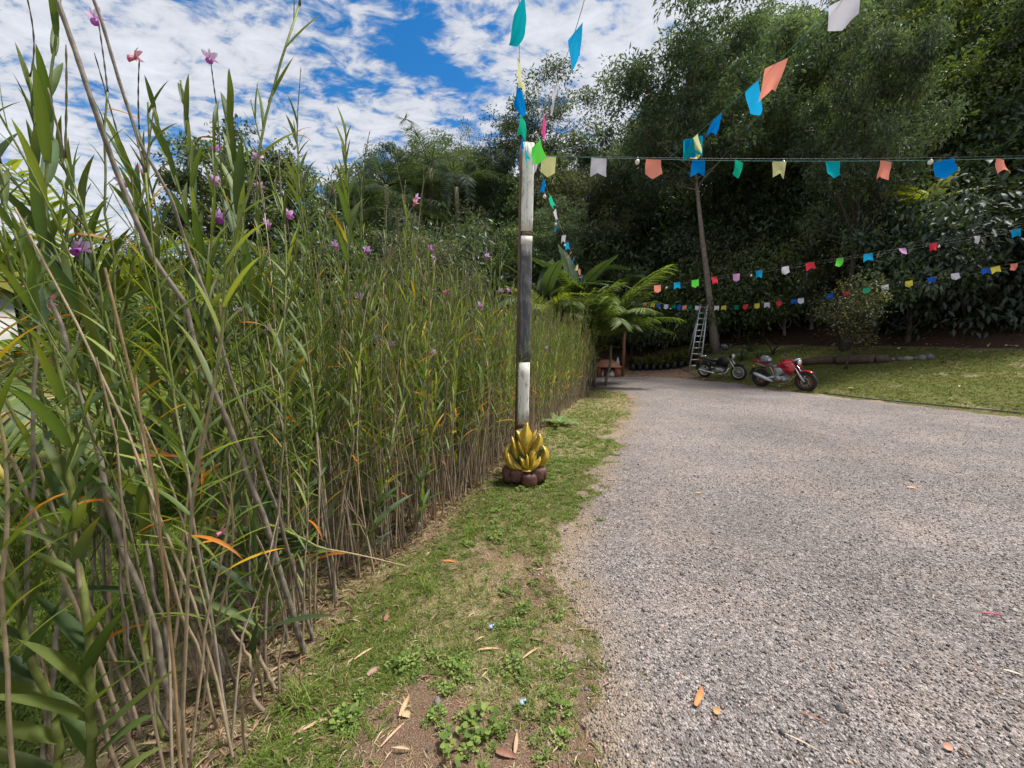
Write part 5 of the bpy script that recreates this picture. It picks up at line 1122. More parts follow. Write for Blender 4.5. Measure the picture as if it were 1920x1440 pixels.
light_string('wire of white bulbs running beside the level flag string', catenary(TOPP + np.array([0.02, 0.06, 0.03]), pt(1990, 290, 4.42), 0.04, 140), [1022, 1197, 1470, 1743])
light_string('wire of white bulbs dropping away behind the post', E_ + np.array([-0.03, 0.05, -0.03]), [362, 415, 455, 503, 517], 'v')
light_string('wire of white bulbs along the lower distant flag string', G_ + np.array([0, 0.12, -0.10]), [1215, 1236, 1258, 1275, 1600, 1660, 1740])
light_string('wire of white bulbs along the upper distant flag string', F_ + np.array([0, 0.10, -0.05]), [1250, 1345, 1410, 1515, 1760])

# ------------------------------------------------------------------ ladder
M_ALU = plain('aluminium', (0.62, 0.63, 0.64), 0.38, metal=0.75, var=0.12, vscale=30)
def ladder():
    a = pt(1302, 697, 15.9); b = pt(1324, 668, 16.4); zg = gz(a[0], 15.9)
    foot = np.array([a[0], 15.9, zg]); top = pt(1320, 571, 16.75)
    o = empty('ladder', foot); d = top - foot; L = np.linalg.norm(d); T = norm(d); side = norm(np.array([0.46, 0.1, 0.0])); w0, w1 = 0.52, 0.36
    for sg in (-1, 1):
        p0 = side * sg * w0 / 2; p1 = d + side * sg * w1 / 2
        R = frame_mats(np.array([p1 - p0]), np.array([np.cross(side, T)]))[0]
        MB().box((p0 + p1) / 2, (np.linalg.norm(p1 - p0), 0.03, 0.07), R).build('rail', M_ALU, o)
    for i in range(11):
        f = (i + 0.7) / 11.2; w = w0 + (w1 - w0) * f; c = d * f; MB().tube([c - side * w / 2, c + side * w / 2], 0.020, 6).build('rung', M_ALU, o)
    for sg in (-1, 1):
        p1 = d * 0.97 + side * sg * 0.15; p0 = np.array([0.28, 0.95, 0.25]) + side * sg * 0.24
        R = frame_mats(np.array([p1 - p0]), np.array([np.cross(side, T)]))[0]; MB().box((p0 + p1) / 2, (np.linalg.norm(p1 - p0), 0.025, 0.05), R).build('rear_rail', M_ALU, o)
    tag(o, 'tall aluminium stepladder standing by the leaning tree trunk', 'ladder')
ladder()

# ------------------------------------------------------------------ motorcycles
M_RUB = plain('tyre_rubber', (0.018, 0.018, 0.02), 0.75, var=0.1); M_BLK = plain('black_plastic', (0.02, 0.02, 0.024), 0.4); M_SEAT = plain('seat_vinyl', (0.03, 0.03, 0.034), 0.5, bump=0.2, bscale=120)
M_RED = plain('red_lacquer', (0.42, 0.012, 0.022), 0.22, coat=0.6, var=0.05); M_CHR = plain('chrome', (0.75, 0.75, 0.76), 0.16, metal=1.0, var=0.05); M_ENG = plain('cast_alloy', (0.42, 0.42, 0.43), 0.45, metal=0.7, var=0.2, vscale=40)
M_SILV = plain('silver_paint', (0.58, 0.6, 0.62), 0.35, metal=0.4); M_GLASS = plain('lamp_glass', (0.8, 0.82, 0.85), 0.08, metal=0.3, var=0.02); M_AMB = plain('amber_lens', (0.75, 0.22, 0.02), 0.25); M_RIMR = plain('red_rim_tape', (0.5, 0.06, 0.03), 0.4); M_RIMS = plain('pale_rim', (0.6, 0.6, 0.6), 0.4, metal=0.3); M_PIPE = plain('burnt_pipe', (0.35, 0.22, 0.12), 0.35, metal=0.8)
M_TL = plain('tail_lens', (0.5, 0.02, 0.02), 0.2)
def wheel(o, x, R, tw, sporty, front):
    w = empty('wheel', (x, 0, R)); w.parent = o
    t = MB().ring((0, 0, 0), R - tw * 0.55, tw * 0.55, seg=36, sides=10, flat=0.95).build('tyre', M_RUB, w, True)
    MB().ring((0, 0, 0), R - tw * 1.12, 0.014, seg=36, sides=6, flat=3.2).build('rim', M_BLK if sporty else M_RIMS, w, True)
    if sporty: MB().ring((0, -0.045, 0), R - tw * 1.05, 0.006, seg=36, sides=5).build('rim_stripe', M_RIMR, w, True)
    m = MB(); rin = R - tw * 1.12
    if sporty:
        for k in range(5):
            a = k * 2 * math.pi / 5 + 0.3; m.tube([(0, 0, 0), (rin * math.cos(a), 0, rin * math.sin(a))], [0.024, 0.014], 6)
    else:
        for k in range(24):
            a = k * math.pi / 12; b = a + 0.35 * (1 if k % 2 else -1); m.tube([(0.05 * math.cos(b), 0.02 * (-1) ** k, 0.05 * math.sin(b)), (rin * math.cos(a), 0, rin * math.sin(a))], 0.0028, 4)
    m.tube([(0, -0.06, 0), (0, 0.06, 0)], 0.035 if sporty else 0.06, 12); m.build('spokes', M_BLK if sporty else M_ENG, w, True)
    if sporty or front: MB().ring((0, -0.065, 0), 0.115 if front else 0.10, 0.014, seg=28, sides=4, flat=0.25).build('brake_disc', M_ENG, w)
def helmet(loc, rz, shell, visor, label, ry=0.0):
    o = empty('helmet', loc, rz); o.rotation_euler = (0, ry, rz); m = MB(); rings = []
    for i in range(11):
        th = math.pi * (0.03 + 0.76 * i / 10); rings.append([(0.155 * math.sin(th) * math.cos(a) * (1.0 + 0.08 * (math.cos(a) > 0)), 0.125 * math.sin(th) * math.sin(a), 0.13 * math.cos(th) + 0.09) for a in np.arange(18) * math.pi / 9])
    m.loft(rings); m.build('shell', shell, o, True)
    m = MB(); V = []
    for z in (0.045, 0.085, 0.125):
        for a in np.linspace(-1.15, 1.15, 12): r = 1.04 * math.sqrt(max(0.1, 1 - ((z - 0.09) / 0.135) ** 2)); V.append((0.168 * r * math.cos(a), 0.130 * r * math.sin(a), z))
    m.add(V, [(j * 12 + i, j * 12 + i + 1, (j + 1) * 12 + i + 1, (j + 1) * 12 + i) for j in range(2) for i in range(11)]); m.build('visor', visor, o, True)
    tag(o, label, 'helmet'); return o
def bike(name, label, front_px, rear_px, sporty, lean):
    f = gp(*front_px, 0.05); r = gp(*rear_px, 0.05); d = f - r; rz = math.atan2(d[1], d[0]); L = 1.36
    mid = (f + r) / 2; zf = gz(mid[0], mid[1]); o = empty(name, (mid[0], mid[1], zf), rz); o.rotation_euler = (lean, 0, rz); o.scale = (0.94,) * 3
    R = 0.315 if sporty else 0.30; tw = 0.11 if sporty else 0.08; xf, xr = L / 2, -L / 2
    wheel(o, xf, R, tw, sporty, True); wheel(o, xr, R, tw * 1.15, sporty, False)
    head = np.array([xf - 0.36, 0, 0.86]); ax = np.array([xf, 0, R])
    for sg in (-1, 1):
        m = MB(); m.tube([ax + (0, sg * 0.085, 0), head + (0.0, sg * 0.085, 0.02)], [0.022, 0.019], 8); fk = m.build('fork', M_CHR if sporty else M_ALU, o, True)
        if sporty: MB().tube([ax + (0, sg * 0.085, 0), ax * 0.55 + head * 0.45 + (0, sg * 0.085, 0)], [0.028, 0.030], 8).build('fork_slider', M_SILV, fk, True)
    # frame and swing arm
    m = MB()
    for sg in (-1, 1):
        m.tube([(xr, sg * 0.09, R), (-0.18, sg * 0.10, 0.40)], [0.022, 0.028], 6); m.tube([(-0.18, sg * 0.10, 0.40), (-0.30, sg * 0.10, 0.70), (xr - 0.12, sg * 0.09, 0.82)], 0.016, 6)
        m.tube([head - (0.05, 0, 0), (0.12, sg * 0.10, 0.60), (-0.18, sg * 0.11, 0.40)], 0.020, 6); m.tube([head - (0.03, 0, 0.08), (0.22, sg * 0.06, 0.34), (-0.1, sg * 0.09, 0.24)], 0.015, 6)
    m.build('frame', M_SILV if sporty else M_BLK, o, True)
    MB().tube([(xr + 0.1, -0.12, 0.40), (xr + 0.24, -0.12, 0.74)], 0.028, 8).build('shock', M_BLK, o, True)
    # engine
    m = MB(); m.ell((0.02, 0, 0.36), (0.19, 0.15, 0.13), 14, 10); m.ell((-0.08, -0.12, 0.36), (0.11, 0.06, 0.10), 12, 8); m.ell((0.10, -0.13, 0.35), (0.08, 0.05, 0.08), 12, 8)
    for k in range(6): m.box((0.12 + 0.012 * k, 0, 0.46 + 0.026 * k), (0.17, 0.17, 0.012), Matrix.Rotation(0.45, 3, 'Y'))
    m.box((0.18, 0, 0.60), (0.15, 0.16, 0.07), Matrix.Rotation(0.45, 3, 'Y')); m.build('engine', M_ENG, o)
    m = MB(); m.tube([(0.24, -0.05, 0.55), (0.34, -0.10, 0.44), (0.28, -0.13, 0.26), (0.05, -0.14, 0.20), (-0.2, -0.15, 0.24)], 0.022, 8); m.build('exhaust_pipe', M_PIPE if sporty else M_CHR, o, True)
    ex0, ex1 = ((-0.22, -0.16, 0.26), (xr - 0.13, -0.20, 0.50)) if sporty else ((-0.15, -0.15, 0.22), (xr - 0.24, -0.17, 0.36))
    m = MB(); m.tube([np.array(ex0) + (np.array(ex1) - np.array(ex0)) * t for t in np.linspace(0, 1, 6)], [0.025, 0.05, 0.058, 0.06, 0.058, 0.045] if sporty else [0.022, 0.038, 0.042, 0.042, 0.042, 0.034], 10); ms = m.build('muffler', M_SILV if sporty else M_CHR, o, True)
    if sporty: MB().tube([np.array(ex1) - (0.0, 0, 0.0), np.array(ex1) + (-0.09, -0.01, 0.035)], [0.05, 0.04], 10).build('muffler_tip', M_BLK, ms, True)
    # tank
    rings = []
    prof = [(-0.18, 0.71, 0.06, 0.06), (-0.08, 0.76, 0.12, 0.11), (0.05, 0.80, 0.17, 0.15), (0.18, 0.82, 0.185, 0.165), (0.30, 0.82, 0.17, 0.155), (0.40, 0.80, 0.11, 0.11)] if sporty else [(-0.12, 0.70, 0.05, 0.05), (-0.04, 0.73, 0.10, 0.08), (0.10, 0.76, 0.13, 0.11), (0.22, 0.77, 0.13, 0.11), (0.31, 0.76, 0.09, 0.08)]
    for x, z, w, h in prof: rings.append([(x, w * math.cos(a), z + h * math.sin(a) * (1.0 if math.sin(a) > 0 else 0.8)) for a in np.arange(14) * math.pi / 7])
    MB().loft(rings).build('fuel_tank', M_RED if sporty else M_BLK, o, True)
    if sporty:
        for sg in (-1, 1):
            MB().prism([(0.02, 0.78), (0.20, 0.86), (0.46, 0.84), (0.44, 0.66), (0.33, 0.50), (0.14, 0.62)], sg * 0.155, sg * 0.195).build('tank_shroud', M_RED, o)
            MB().prism([(-0.22, 0.73), (0.0, 0.70), (0.16, 0.72), (0.05, 0.60), (-0.06, 0.42), (-0.14, 0.42), (-0.10, 0.60)], sg * 0.115, sg * 0.135).build('frame_spar', M_SILV, o)
    else:
        for sg in (-1, 1): MB().prism([(-0.42, 0.68), (-0.12, 0.68), (-0.10, 0.48), (-0.36, 0.50)], sg * 0.12, sg * 0.14).build('side_cover', M_BLK, o)
        MB().prism([(0.02, 0.84), (0.36, 0.90), (0.42, 0.70), (0.30, 0.48), (0.06, 0.52)], -0.17, -0.13).build('leg_guard', M_BLK, o)
    # seat and tail
    sp = [(-0.12, 0.735, 0.11, 0.04), (-0.28, 0.73, 0.13, 0.045), (-0.42, 0.79, 0.13, 0.045), (-0.56, 0.85, 0.12, 0.04), (-0.70, 0.89, 0.08, 0.03)] if sporty else [(-0.08, 0.74, 0.10, 0.045), (-0.30, 0.74, 0.13, 0.05), (-0.50, 0.78, 0.13, 0.05), (-0.72, 0.83, 0.11, 0.045), (-0.80, 0.85, 0.07, 0.03)]
    MB().loft([[(x, w * math.cos(a), z + h * math.sin(a)) for a in np.arange(12) * math.pi / 6] for x, z, w, h in sp]).build('seat', M_SEAT, o, True)
    if sporty:
        MB().loft([[(x, w * math.cos(a), z + h * math.sin(a)) for a in np.arange(10) * math.pi / 5] for x, z, w, h in [(-0.18, 0.66, 0.10, 0.05), (-0.45, 0.74, 0.125, 0.06), (-0.72, 0.87, 0.10, 0.045), (-0.90, 0.97, 0.045, 0.02)]]).build('tail_fairing', M_RED, o, True)
        MB().box((-0.90, 0, 0.93), (0.05, 0.10, 0.05)).build('tail_light', M_TL, o)
    else:
        m = MB(); m.tube([(-0.62, -0.1, 0.86), (-0.86, -0.1, 0.90), (-0.92, 0, 0.90), (-0.86, 0.1, 0.90), (-0.62, 0.1, 0.86)], 0.010, 6); m.build('rack', M_CHR, o, True); MB().box((-0.86, 0, 0.76), (0.06, 0.12, 0.07)).build('tail_light', M_TL, o)
    # fenders
    def fender(xc, R_, a0, a1, w, mat, nm):
        rings = []
        for a in np.linspace(a0, a1, 10): rings.append([(xc + (R_ + dr) * math.cos(a), y, R + (R_ + dr) * math.sin(a)) for y, dr in ((-w, 0), (-w * 0.7, 0.02), (0, 0.03), (w * 0.7, 0.02), (w, 0), (w * .9, -.006), (0, 0.02), (-w * .9, -.006))])
        MB().loft(rings).build(nm, mat, o, True)
    fender(xf, R + 0.018, 0.95, 2.3, 0.075, M_RED if sporty else M_BLK, 'front_fender'); fender(xr, R + 0.045, 1.2, 2.9, 0.075, M_BLK, 'rear_fender')
    MB().box((xr - 0.30, 0, 0.56), (0.02, 0.17, 0.14), Matrix.Rotation(0.35, 3, 'Y')).build('number_plate_holder', M_BLK, o)
    # head light, bars, mirrors, indicators
    hp = head + np.array([0.13, 0, 0.05])
    hl = MB().ell(hp - (0.03, 0, 0), (0.09, 0.095, 0.095), 14, 10).build('headlight', M_BLK, o, True); MB().ell(hp + (0.045, 0, 0), (0.045, 0.082, 0.088), 14, 10).build('lens', M_GLASS, hl, True)
    if sporty: MB().prism([(0.36, 0.93), (0.50, 1.00), (0.46, 1.03), (0.34, 0.98)], -0.09, 0.09).build('instrument', M_SILV, o)
    bz = 1.02 if sporty else 1.05
    m = MB(); m.tube([(0.22, -0.36, bz), (0.29, -0.24, bz + 0.02), (0.33, -0.08, bz - 0.06), (0.33, 0.08, bz - 0.06), (0.29, 0.24, bz + 0.02), (0.22, 0.36, bz)], 0.012, 8); m.build('handlebar', M_BLK, o, True)
    for sg in (-1, 1):
        MB().tube([(0.22, sg * 0.36, bz), (0.265, sg * 0.27, bz + 0.015)], 0.019, 8).build('grip', M_RUB, o, True)
        mi = MB().tube([(0.28, sg * 0.26, bz + 0.01), (0.28, sg * 0.30, bz + 0.14)], 0.006, 6).build('mirror', M_BLK, o, True); MB().ell((0.275, sg * 0.33, bz + 0.18), (0.018, 0.065, 0.042), 12, 8).build('mirror_head', M_BLK, mi, True)
        for x, z in ((0.38, 0.86), (-0.82, 0.74)): MB().ell((x, sg * 0.18, z), (0.035, 0.03, 0.025), 10, 6).build('indicator', M_AMB, o, True)
    MB().tube([(-0.02, 0.13, 0.26), (-0.06, 0.28, 0.02)], 0.012, 6).build('side_stand', M_BLK, o, True)
    tag(o, label, 'motorcycle'); return o
RB = bike('motorcycle', 'red motorcycle with silver exhaust parked at the lawn edge', (1501, 731), (1436, 724), True, 0.13)
BB = bike('motorcycle', 'older black motorcycle with pale rims parked before the ladder', (1380, 714), (1325, 709), False, 0.13)
bpy.context.view_layer.update()
M_HB = plain('black_helmet', (0.02, 0.02, 0.022), 0.2, coat=0.4); M_HS = plain('silver_helmet', (0.13, 0.135, 0.14), 0.25, metal=0.2, dirt=(0.5, 0.5, 0.52), dirt_amt=0.9); M_VIS = plain('smoked_visor', (0.03, 0.035, 0.04), 0.08); M_VISC = plain('clear_visor', (0.5, 0.56, 0.58), 0.08)
h1 = BB.matrix_world @ Vector((0.28, -0.30, 1.20)); helmet(h1, BB.rotation_euler.z + 0.2, M_HB, M_VIS, 'black helmet hung on the mirror of the black motorcycle', 0.2)
h2 = RB.matrix_world @ Vector((-0.55, -0.02, 0.86)); helmet(h2, RB.rotation_euler.z + 0.6, M_HS, M_VISC, 'silver and black helmet resting on the seat of the red motorcycle')

# ------------------------------------------------------------------ logs, border stones, edging
M_LOG = plain('weathered_log', (0.085, 0.055, 0.038), 0.85, bump=0.6, bscale=25, var=0.4, vscale=8)
def log(u0, u1, v, y, r, label, seed):
    a = hit(u0, v + 8) + np.array([0, 0, r * 0.75]); b = hit(u1, v + 5) + np.array([0, 0, r * 0.75]); m = MB(); rng = np.random.default_rng(seed)
    P = wiggle(rng, np.zeros(3), b - a, 9, 0.012); R = r * rng.uniform(0.9, 1.1, 9); m.tube(P, R, 10); o = m.build('log', M_LOG, None, True); o.location = a; tag(o, label, 'log', None)
log(1506, 1566, 676, 14.0, 0.13, 'weathered log edging the lawn behind the red motorcycle', 1)
log(1569, 1640, 675, 13.9, 0.15, 'weathered log edging the lawn behind the sapling', 2)
log(1640, 1668, 672, 13.75, 0.14, 'short weathered log end beside the border stones', 3)
def stone_mesh(seed, amp=0.35):
    m = MB(); m.ell((0, 0, 0), (1, 0.8, 0.6), 8, 6, noise=amp, seed=seed, col=((0.17, 0.16, 0.15), (0.13, 0.12, 0.12), (0.21, 0.195, 0.17), (0.09, 0.085, 0.085))[seed % 4]); return m.mesh('stone', M_STONE)
STM = [stone_mesh(i) for i in range(4)]
STW = ['grey border stone beside the log end', 'second border stone from the log end', 'third border stone from the log end', 'fourth border stone from the log end', 'fifth border stone from the log end', 'border stone farthest from the log end']
def stone(loc, s, label, i, group=None, cat='stone', colr=None):
    o = obj('stone', STM[i % 4]); o.location = loc; o.scale = (s, s, s); o.rotation_euler = (0.2 * i, 0.1 * i, i * 1.3); tag(o, label, cat, group); return o
for i, (u, y) in enumerate([(1672, 13.2), (1688, 13.1), (1702, 13.0), (1716, 12.9), (1730, 12.8), (1744, 12.7)]):
    p = hit(u, 677 - i); stone((p[0], p[1], p[2] + 0.03), 0.10 + 0.02 * (i % 3), STW[i], i, 'stones bordering the lawn')
p = hit(1625, 680); stone((p[0], p[1], p[2] + 0.04), 0.13, 'pale flat stone in front of the lawn logs', 2)
EDG = [(8.55, 10.6), (9.0, 9.55), (9.45, 8.75), (10.05, 7.75), (10.9, 6.2), (11.9, 3.5)]
P = np.array([(x + 0.12, y, gz(x + 0.12, y) + 0.02) for x, y in EDG]); m = MB(); m.tube(P - P[0], 0.013, 6); e = m.build('edging_pipe', plain('grey_pipe', (0.10, 0.12, 0.12), 0.7), None, True); e.location = P[0]; tag(e, 'thin grey pipe along the edge of lawn and gravel', 'pipe')

# ------------------------------------------------------------------ stand, clay hut, nursery bags, house
M_GROOF = plain('green_roof_sheet', (0.06, 0.13, 0.07), 0.5, var=0.15); M_BWOOD = plain('brown_pole', (0.22, 0.09, 0.045), 0.7, var=0.2)
def stand():
    b = pt(1168, 690, 15.6); z = gz(b[0], b[1]); o = empty('roofed_stand', (b[0], b[1], z)); h = pt(1168, 609, 15.6)[2] - z
    MB().tube([(0, 0, -0.2), (0, 0, h)], 0.055, 8).build('post', M_BWOOD, o, True); MB().tube([(-1.5, 0.4, -0.2), (-1.5, 0.4, h)], 0.055, 8).build('post', M_BWOOD, o, True)
    m = MB(); V = [(-1.9, -0.45, h), (0.10, -0.45, h), (0.42, 0.45, h + 0.50), (-1.6, 0.45, h + 0.50)]; m.loft([V, [(x, y, z_ + 0.04) for x, y, z_ in V]]); m.build('roof', M_GROOF, o)
    MB().box((-0.9, -0.30, h - 0.03), (1.9, 0.06, 0.05)).build('beam', M_BWOOD, o)
    tag(o, 'small stand with sloping green roof on brown posts', 'stand')
stand()
M_CLAY = plain('terracotta', (0.36, 0.13, 0.07), 0.8, bump=0.25, bscale=40, var=0.2); M_CLAYR = plain('terracotta_roof', (0.40, 0.17, 0.10), 0.8, bump=0.3, bscale=60, var=0.2)
def hut():
    y = 15.7; c = pt(1140, 698, y); z = gz(c[0], y); o = empty('clay_hut', (c[0] - 0.02, y, z)); w, d, h = 0.86, 0.6, 0.40
    MB().box((-w / 2 + 0.04, 0, h / 2), (0.08, d, h)).build('wall', M_CLAY, o); MB().box((w / 2 - 0.10, 0, h / 2), (0.20, d, h)).build('wall', M_CLAY, o); MB().box((-0.06, d / 2 - 0.03, h / 2), (w - 0.28, 0.05, h)).build('wall', M_CLAY, o)
    MB().box((0, 0, 0.015), (w - 0.02, d - 0.02, 0.03)).build('base_slab', M_CLAY, o)
    m = MB(); e = 0.06; m.loft([[(-w / 2 - e, -d / 2 - e, h), (w / 2 + e, -d / 2 - e, h), (w / 2 + e, d / 2 + e, h), (-w / 2 - e, d / 2 + e, h)], [(-w / 2 - e, -d / 2 - e, h + .03), (w / 2 + e, -d / 2 - e, h + .03), (w / 2 + e, d / 2 + e, h + .03), (-w / 2 - e, d / 2 + e, h + .03)], [(-0.25, -0.02, h + .30), (0.20, -0.02, h + .30), (0.20, 0.02, h + .30), (-0.25, 0.02, h + .30)]]); m.build('roof', M_CLAYR, o)
    tag(o, 'low terracotta hut with hipped roof at the end of the road', 'hut')
    M_BOT = plain('pale_blue_plastic', (0.45, 0.58, 0.66), 0.2); M_BAG = plain('white_plastic_bag', (0.72, 0.73, 0.76), 0.35, bump=0.6, bscale=15)
    def bottle(loc, s, label):
        m = MB(); m.tube([(0, 0, z_) for z_ in (0, .02, .16, .21, .24, .28)], [.05, .055, .055, .03, .02, .02], 12); b = m.build('bottle', M_BOT, None, True); b.location = loc; b.scale = (s, s, s); tag(b, label, 'bottle')
    bottle((c[0] + 0.39, y + 0.02, z + h + 0.03), 1.3, 'pale blue bottle standing on the roof of the clay hut'); bottle((c[0] - 0.25, y - 0.1, z + 0.03), 0.95, 'pale bottle standing inside the clay hut')
    m = MB(); m.ell((0, 0, 0.08), (0.15, 0.11, 0.10), 12, 8, noise=0.3, seed=3); m.ell((0.02, 0, 0.18), (0.05, 0.04, 0.06), 8, 6, noise=0.3, seed=4); b = m.build('plastic_bag', M_BAG, None, False); b.location = (c[0] + 0.10, y - 0.18, z + 0.03); tag(b, 'white plastic bag lying in the opening of the clay hut', 'bag')
hut()
M_BAGB = plain('black_poly_bag', (0.012, 0.012, 0.014), 0.35, bump=0.4, bscale=20)
def nursery():
    rng = np.random.default_rng(8); m = MB(); m.tube([(0, 0, z) for z in (0, .03, .2, .24)], [.12, .135, .13, .115], 10); bag = m.mesh('bag', M_BAGB, True)
    fol = []
    for k in range(4):
        n = 60; a = rng.uniform(0, 6.28, n); el = rng.uniform(0.25, 1.4, n); d = np.stack([np.cos(a) * np.cos(el), np.sin(a) * np.cos(el), np.sin(el)], 1)
        cols = np.array([(0.09, 0.10, 0.03), (0.16, 0.155, 0.03), (0.06, 0.08, 0.025), (0.22, 0.19, 0.035)])[rng.integers(0, 4, n)]
        V, F, C = scatter(LEAF_V, LEAF_F, rng.normal(size=(n, 3)) * 0.05 + (0, 0, 0.24), frame_mats(d, np.tile([0.2, -0.3, 1.0], (n, 1)) + rng.normal(size=(n, 3)) * 0.4), np.stack([rng.uniform(.2, .42, n), np.full(n, .05), np.full(n, .3)], 1), cols)
        fol.append(mesh_np('leaves', V, F, M_LEAF, C))
    i = 0
    for row, (dy, dv) in enumerate([(0, 0), (0.35, 0), (0.7, 0)]):
        for u in np.arange(1186, 1312, 13):
            uu = u + row * 5; y = 17.1 + dy - 0.5 * ((uu - 1186) / 126); p = pt(uu, 690, y); o = empty('nursery_bag', (p[0], y, gz(p[0], y)), rng.uniform(0, 6)); obj('bag', bag, o); q = obj('leaves', fol[i % 4], o); s = rng.uniform(0.85, 1.25); o.scale = (s, s, s)
            tag(o, ['black nursery bag with yellow-green seedling in the front row', 'black nursery bag with yellow-green seedling in the middle row', 'black nursery bag with yellow-green seedling in the back row'][row], 'nursery bag', 'nursery bags beside the road end'); i += 1
nursery()
def house():
    # only its corner shows through the canes
    o = empty('white_house', (-17.4, 9.2, 0)); W_ = plain('white_render', (0.72, 0.71, 0.70), 0.85, bump=0.2, bscale=30, var=0.06); T_ = plain('clay_tiles', (0.30, 0.13, 0.08), 0.8, var=0.25)
    MB().box((0, 0, 1.5), (5.0, 5.0, 3.0)).build('wall', W_, o); m = MB(); m.loft([[(-2.9, -2.9, 3.0), (2.9, -2.9, 3.0), (2.9, 2.9, 3.0), (-2.9, 2.9, 3.0)], [(-2.9, -2.9, 3.12), (2.9, -2.9, 3.12), (2.9, 2.9, 3.12), (-2.9, 2.9, 3.12)], [(-0.2, -0.2, 4.1), (0.2, -0.2, 4.1), (0.2, 0.2, 4.1), (-0.2, 0.2, 4.1)]]); m.build('roof', T_, o)
    m = MB(); m.box((1.0, -2.52, 1.5), (1.1, 0.06, 1.1)); w = m.build('window', plain('window_wood', (0.2, 0.1, 0.05), 0.6), o); MB().box((1.0, -2.56, 1.5), (0.9, 0.03, 0.9)).build('pane', plain('dark_glass', (0.04, 0.05, 0.06), 0.1), w)
    tag(o, 'white rendered house corner glimpsed through canes at picture edge', 'house')
house()
# ------------------------------------------------------------------ gravel stones, grass, weeds, litter
def octa(seed):
    rng = np.random.default_rng(seed); v = np.array([(1, 0, 0), (-1, 0, 0), (0, 1, 0), (0, -1, 0), (0, 0, 1), (0, 0, -1)], float) * rng.uniform(0.6, 1.1, (6, 1)) + rng.normal(size=(6, 3)) * 0.18
    return v, np.array([(0, 2, 4), (2, 1, 4), (1, 3, 4), (3, 0, 4), (2, 0, 5), (1, 2, 5), (3, 1, 5), (0, 3, 5)])
def scatter_multi(protos, pos, M, sc, col):
    Vs, Fs, Cs, n = [], [], [], 0; k = np.arange(len(pos)) % len(protos)
    for i, (pv, pf) in enumerate(protos):
        s_ = k == i
        if not s_.any(): continue
        V, F, C = scatter(pv, pf, pos[s_], M[s_], sc[s_], col[s_]); Vs.append(V); Fs.append(F + n); Cs.append(C); n += len(V)
    return np.concatenate(Vs), np.concatenate(Fs), np.concatenate(Cs)
rg = np.random.default_rng(99)
def gravel():
    P = []; Sz = []
    for (y0, y1, x0, x1, dens, s0, s1) in [(0.9, 1.7, -0.4, 2.6, 7000, .0035, .0125), (1.7, 2.6, -0.4, 4.0, 4000, .004, .0125), (2.6, 4.2, -0.2, 6.2, 1900, .005, .0125), (4.2, 6.5, 0.6, 9.5, 700, .006, .013), (6.5, 10, 1.5, 9.5, 220, .008, .014)]:
        n = int((y1 - y0) * (x1 - x0) * dens); p = np.stack([rg.uniform(x0, x1, n), rg.uniform(y0, y1, n)], 1)
        e = road_sd(p[:, 0], p[:, 1]) + 0.5 * road_edge_noise(p[:, 0], p[:, 1]); keep = rg.random(n) < np.clip(0.68 - e * 1.5, 0.0, 1.0) ** 1.8 + 0.012 * (e < 1.0)
        p = p[keep]; P.append(p); Sz.append(s0 + (s1 - s0) * rg.random(len(p)) ** 3.0)
    p = np.stack([rg.uniform(0.0, 7, 420), 1.0 + 6 * rg.random(420) ** 1.6], 1); p = p[road_sd(p[:, 0], p[:, 1]) < 0.25]; P.append(p); Sz.append(rg.uniform(.010, .021, len(p)))
    P = np.concatenate(P); Sz = np.concatenate(Sz); n = len(P)
    z = np.maximum(road_z(P[:, 0], P[:, 1]), hgt(P[:, 0], P[:, 1])) + Sz * 0.25; pos = np.stack([P[:, 0], P[:, 1], z], 1)
    g = rg.random(n) ** 1.2; col = np.stack([0.10 + 0.36 * g, 0.09 + 0.318 * g, 0.087 + 0.30 * g], 1) * np.where(rg.random((n, 1)) < 0.12, np.array([[1.05, 0.8, 0.62]]), 1.0)
    V, F, C = scatter_multi([octa(i) for i in range(8)], pos, rand_rot(n, rg), np.stack([Sz, Sz * rg.uniform(.6, 1, n), Sz * rg.uniform(.5, .8, n)], 1), col)
    o = obj('gravel', mesh_np('gravel', V, F, M_STONE, C)); tag(o, 'loose grey gravel stones on the road', 'gravel', kind='stuff'); print('GRAVEL', n)
gravel()
def blade_tuft(seed, n, h, w, flat):
    rng = np.random.default_rng(seed); V = []; F = []
    for i in range(n):
        a = rng.uniform(0, 6.28); b = rng.normal(size=2) * 0.25 * h; el = rng.uniform(0.35, 1.3) * (1 - flat); d = np.array([math.cos(a) * math.cos(el), math.sin(a) * math.cos(el), math.sin(el)]); L = h * rng.uniform(0.6, 1.2)
        s_ = np.array([-math.sin(a), math.cos(a), 0]) * w / 2; p0 = np.array([b[0], b[1], 0.0]); p1 = p0 + d * L * 0.55; p2 = p0 + d * L + np.array([0, 0, -0.18 * L]); k = len(V)
        V += [p0 - s_, p0 + s_, p1 + s_ * 0.8, p1 - s_ * 0.8, p2]; F += [(k, k + 1, k + 2), (k, k + 2, k + 3), (k + 3, k + 2, k + 4)]
    return np.array(V), np.array(F)
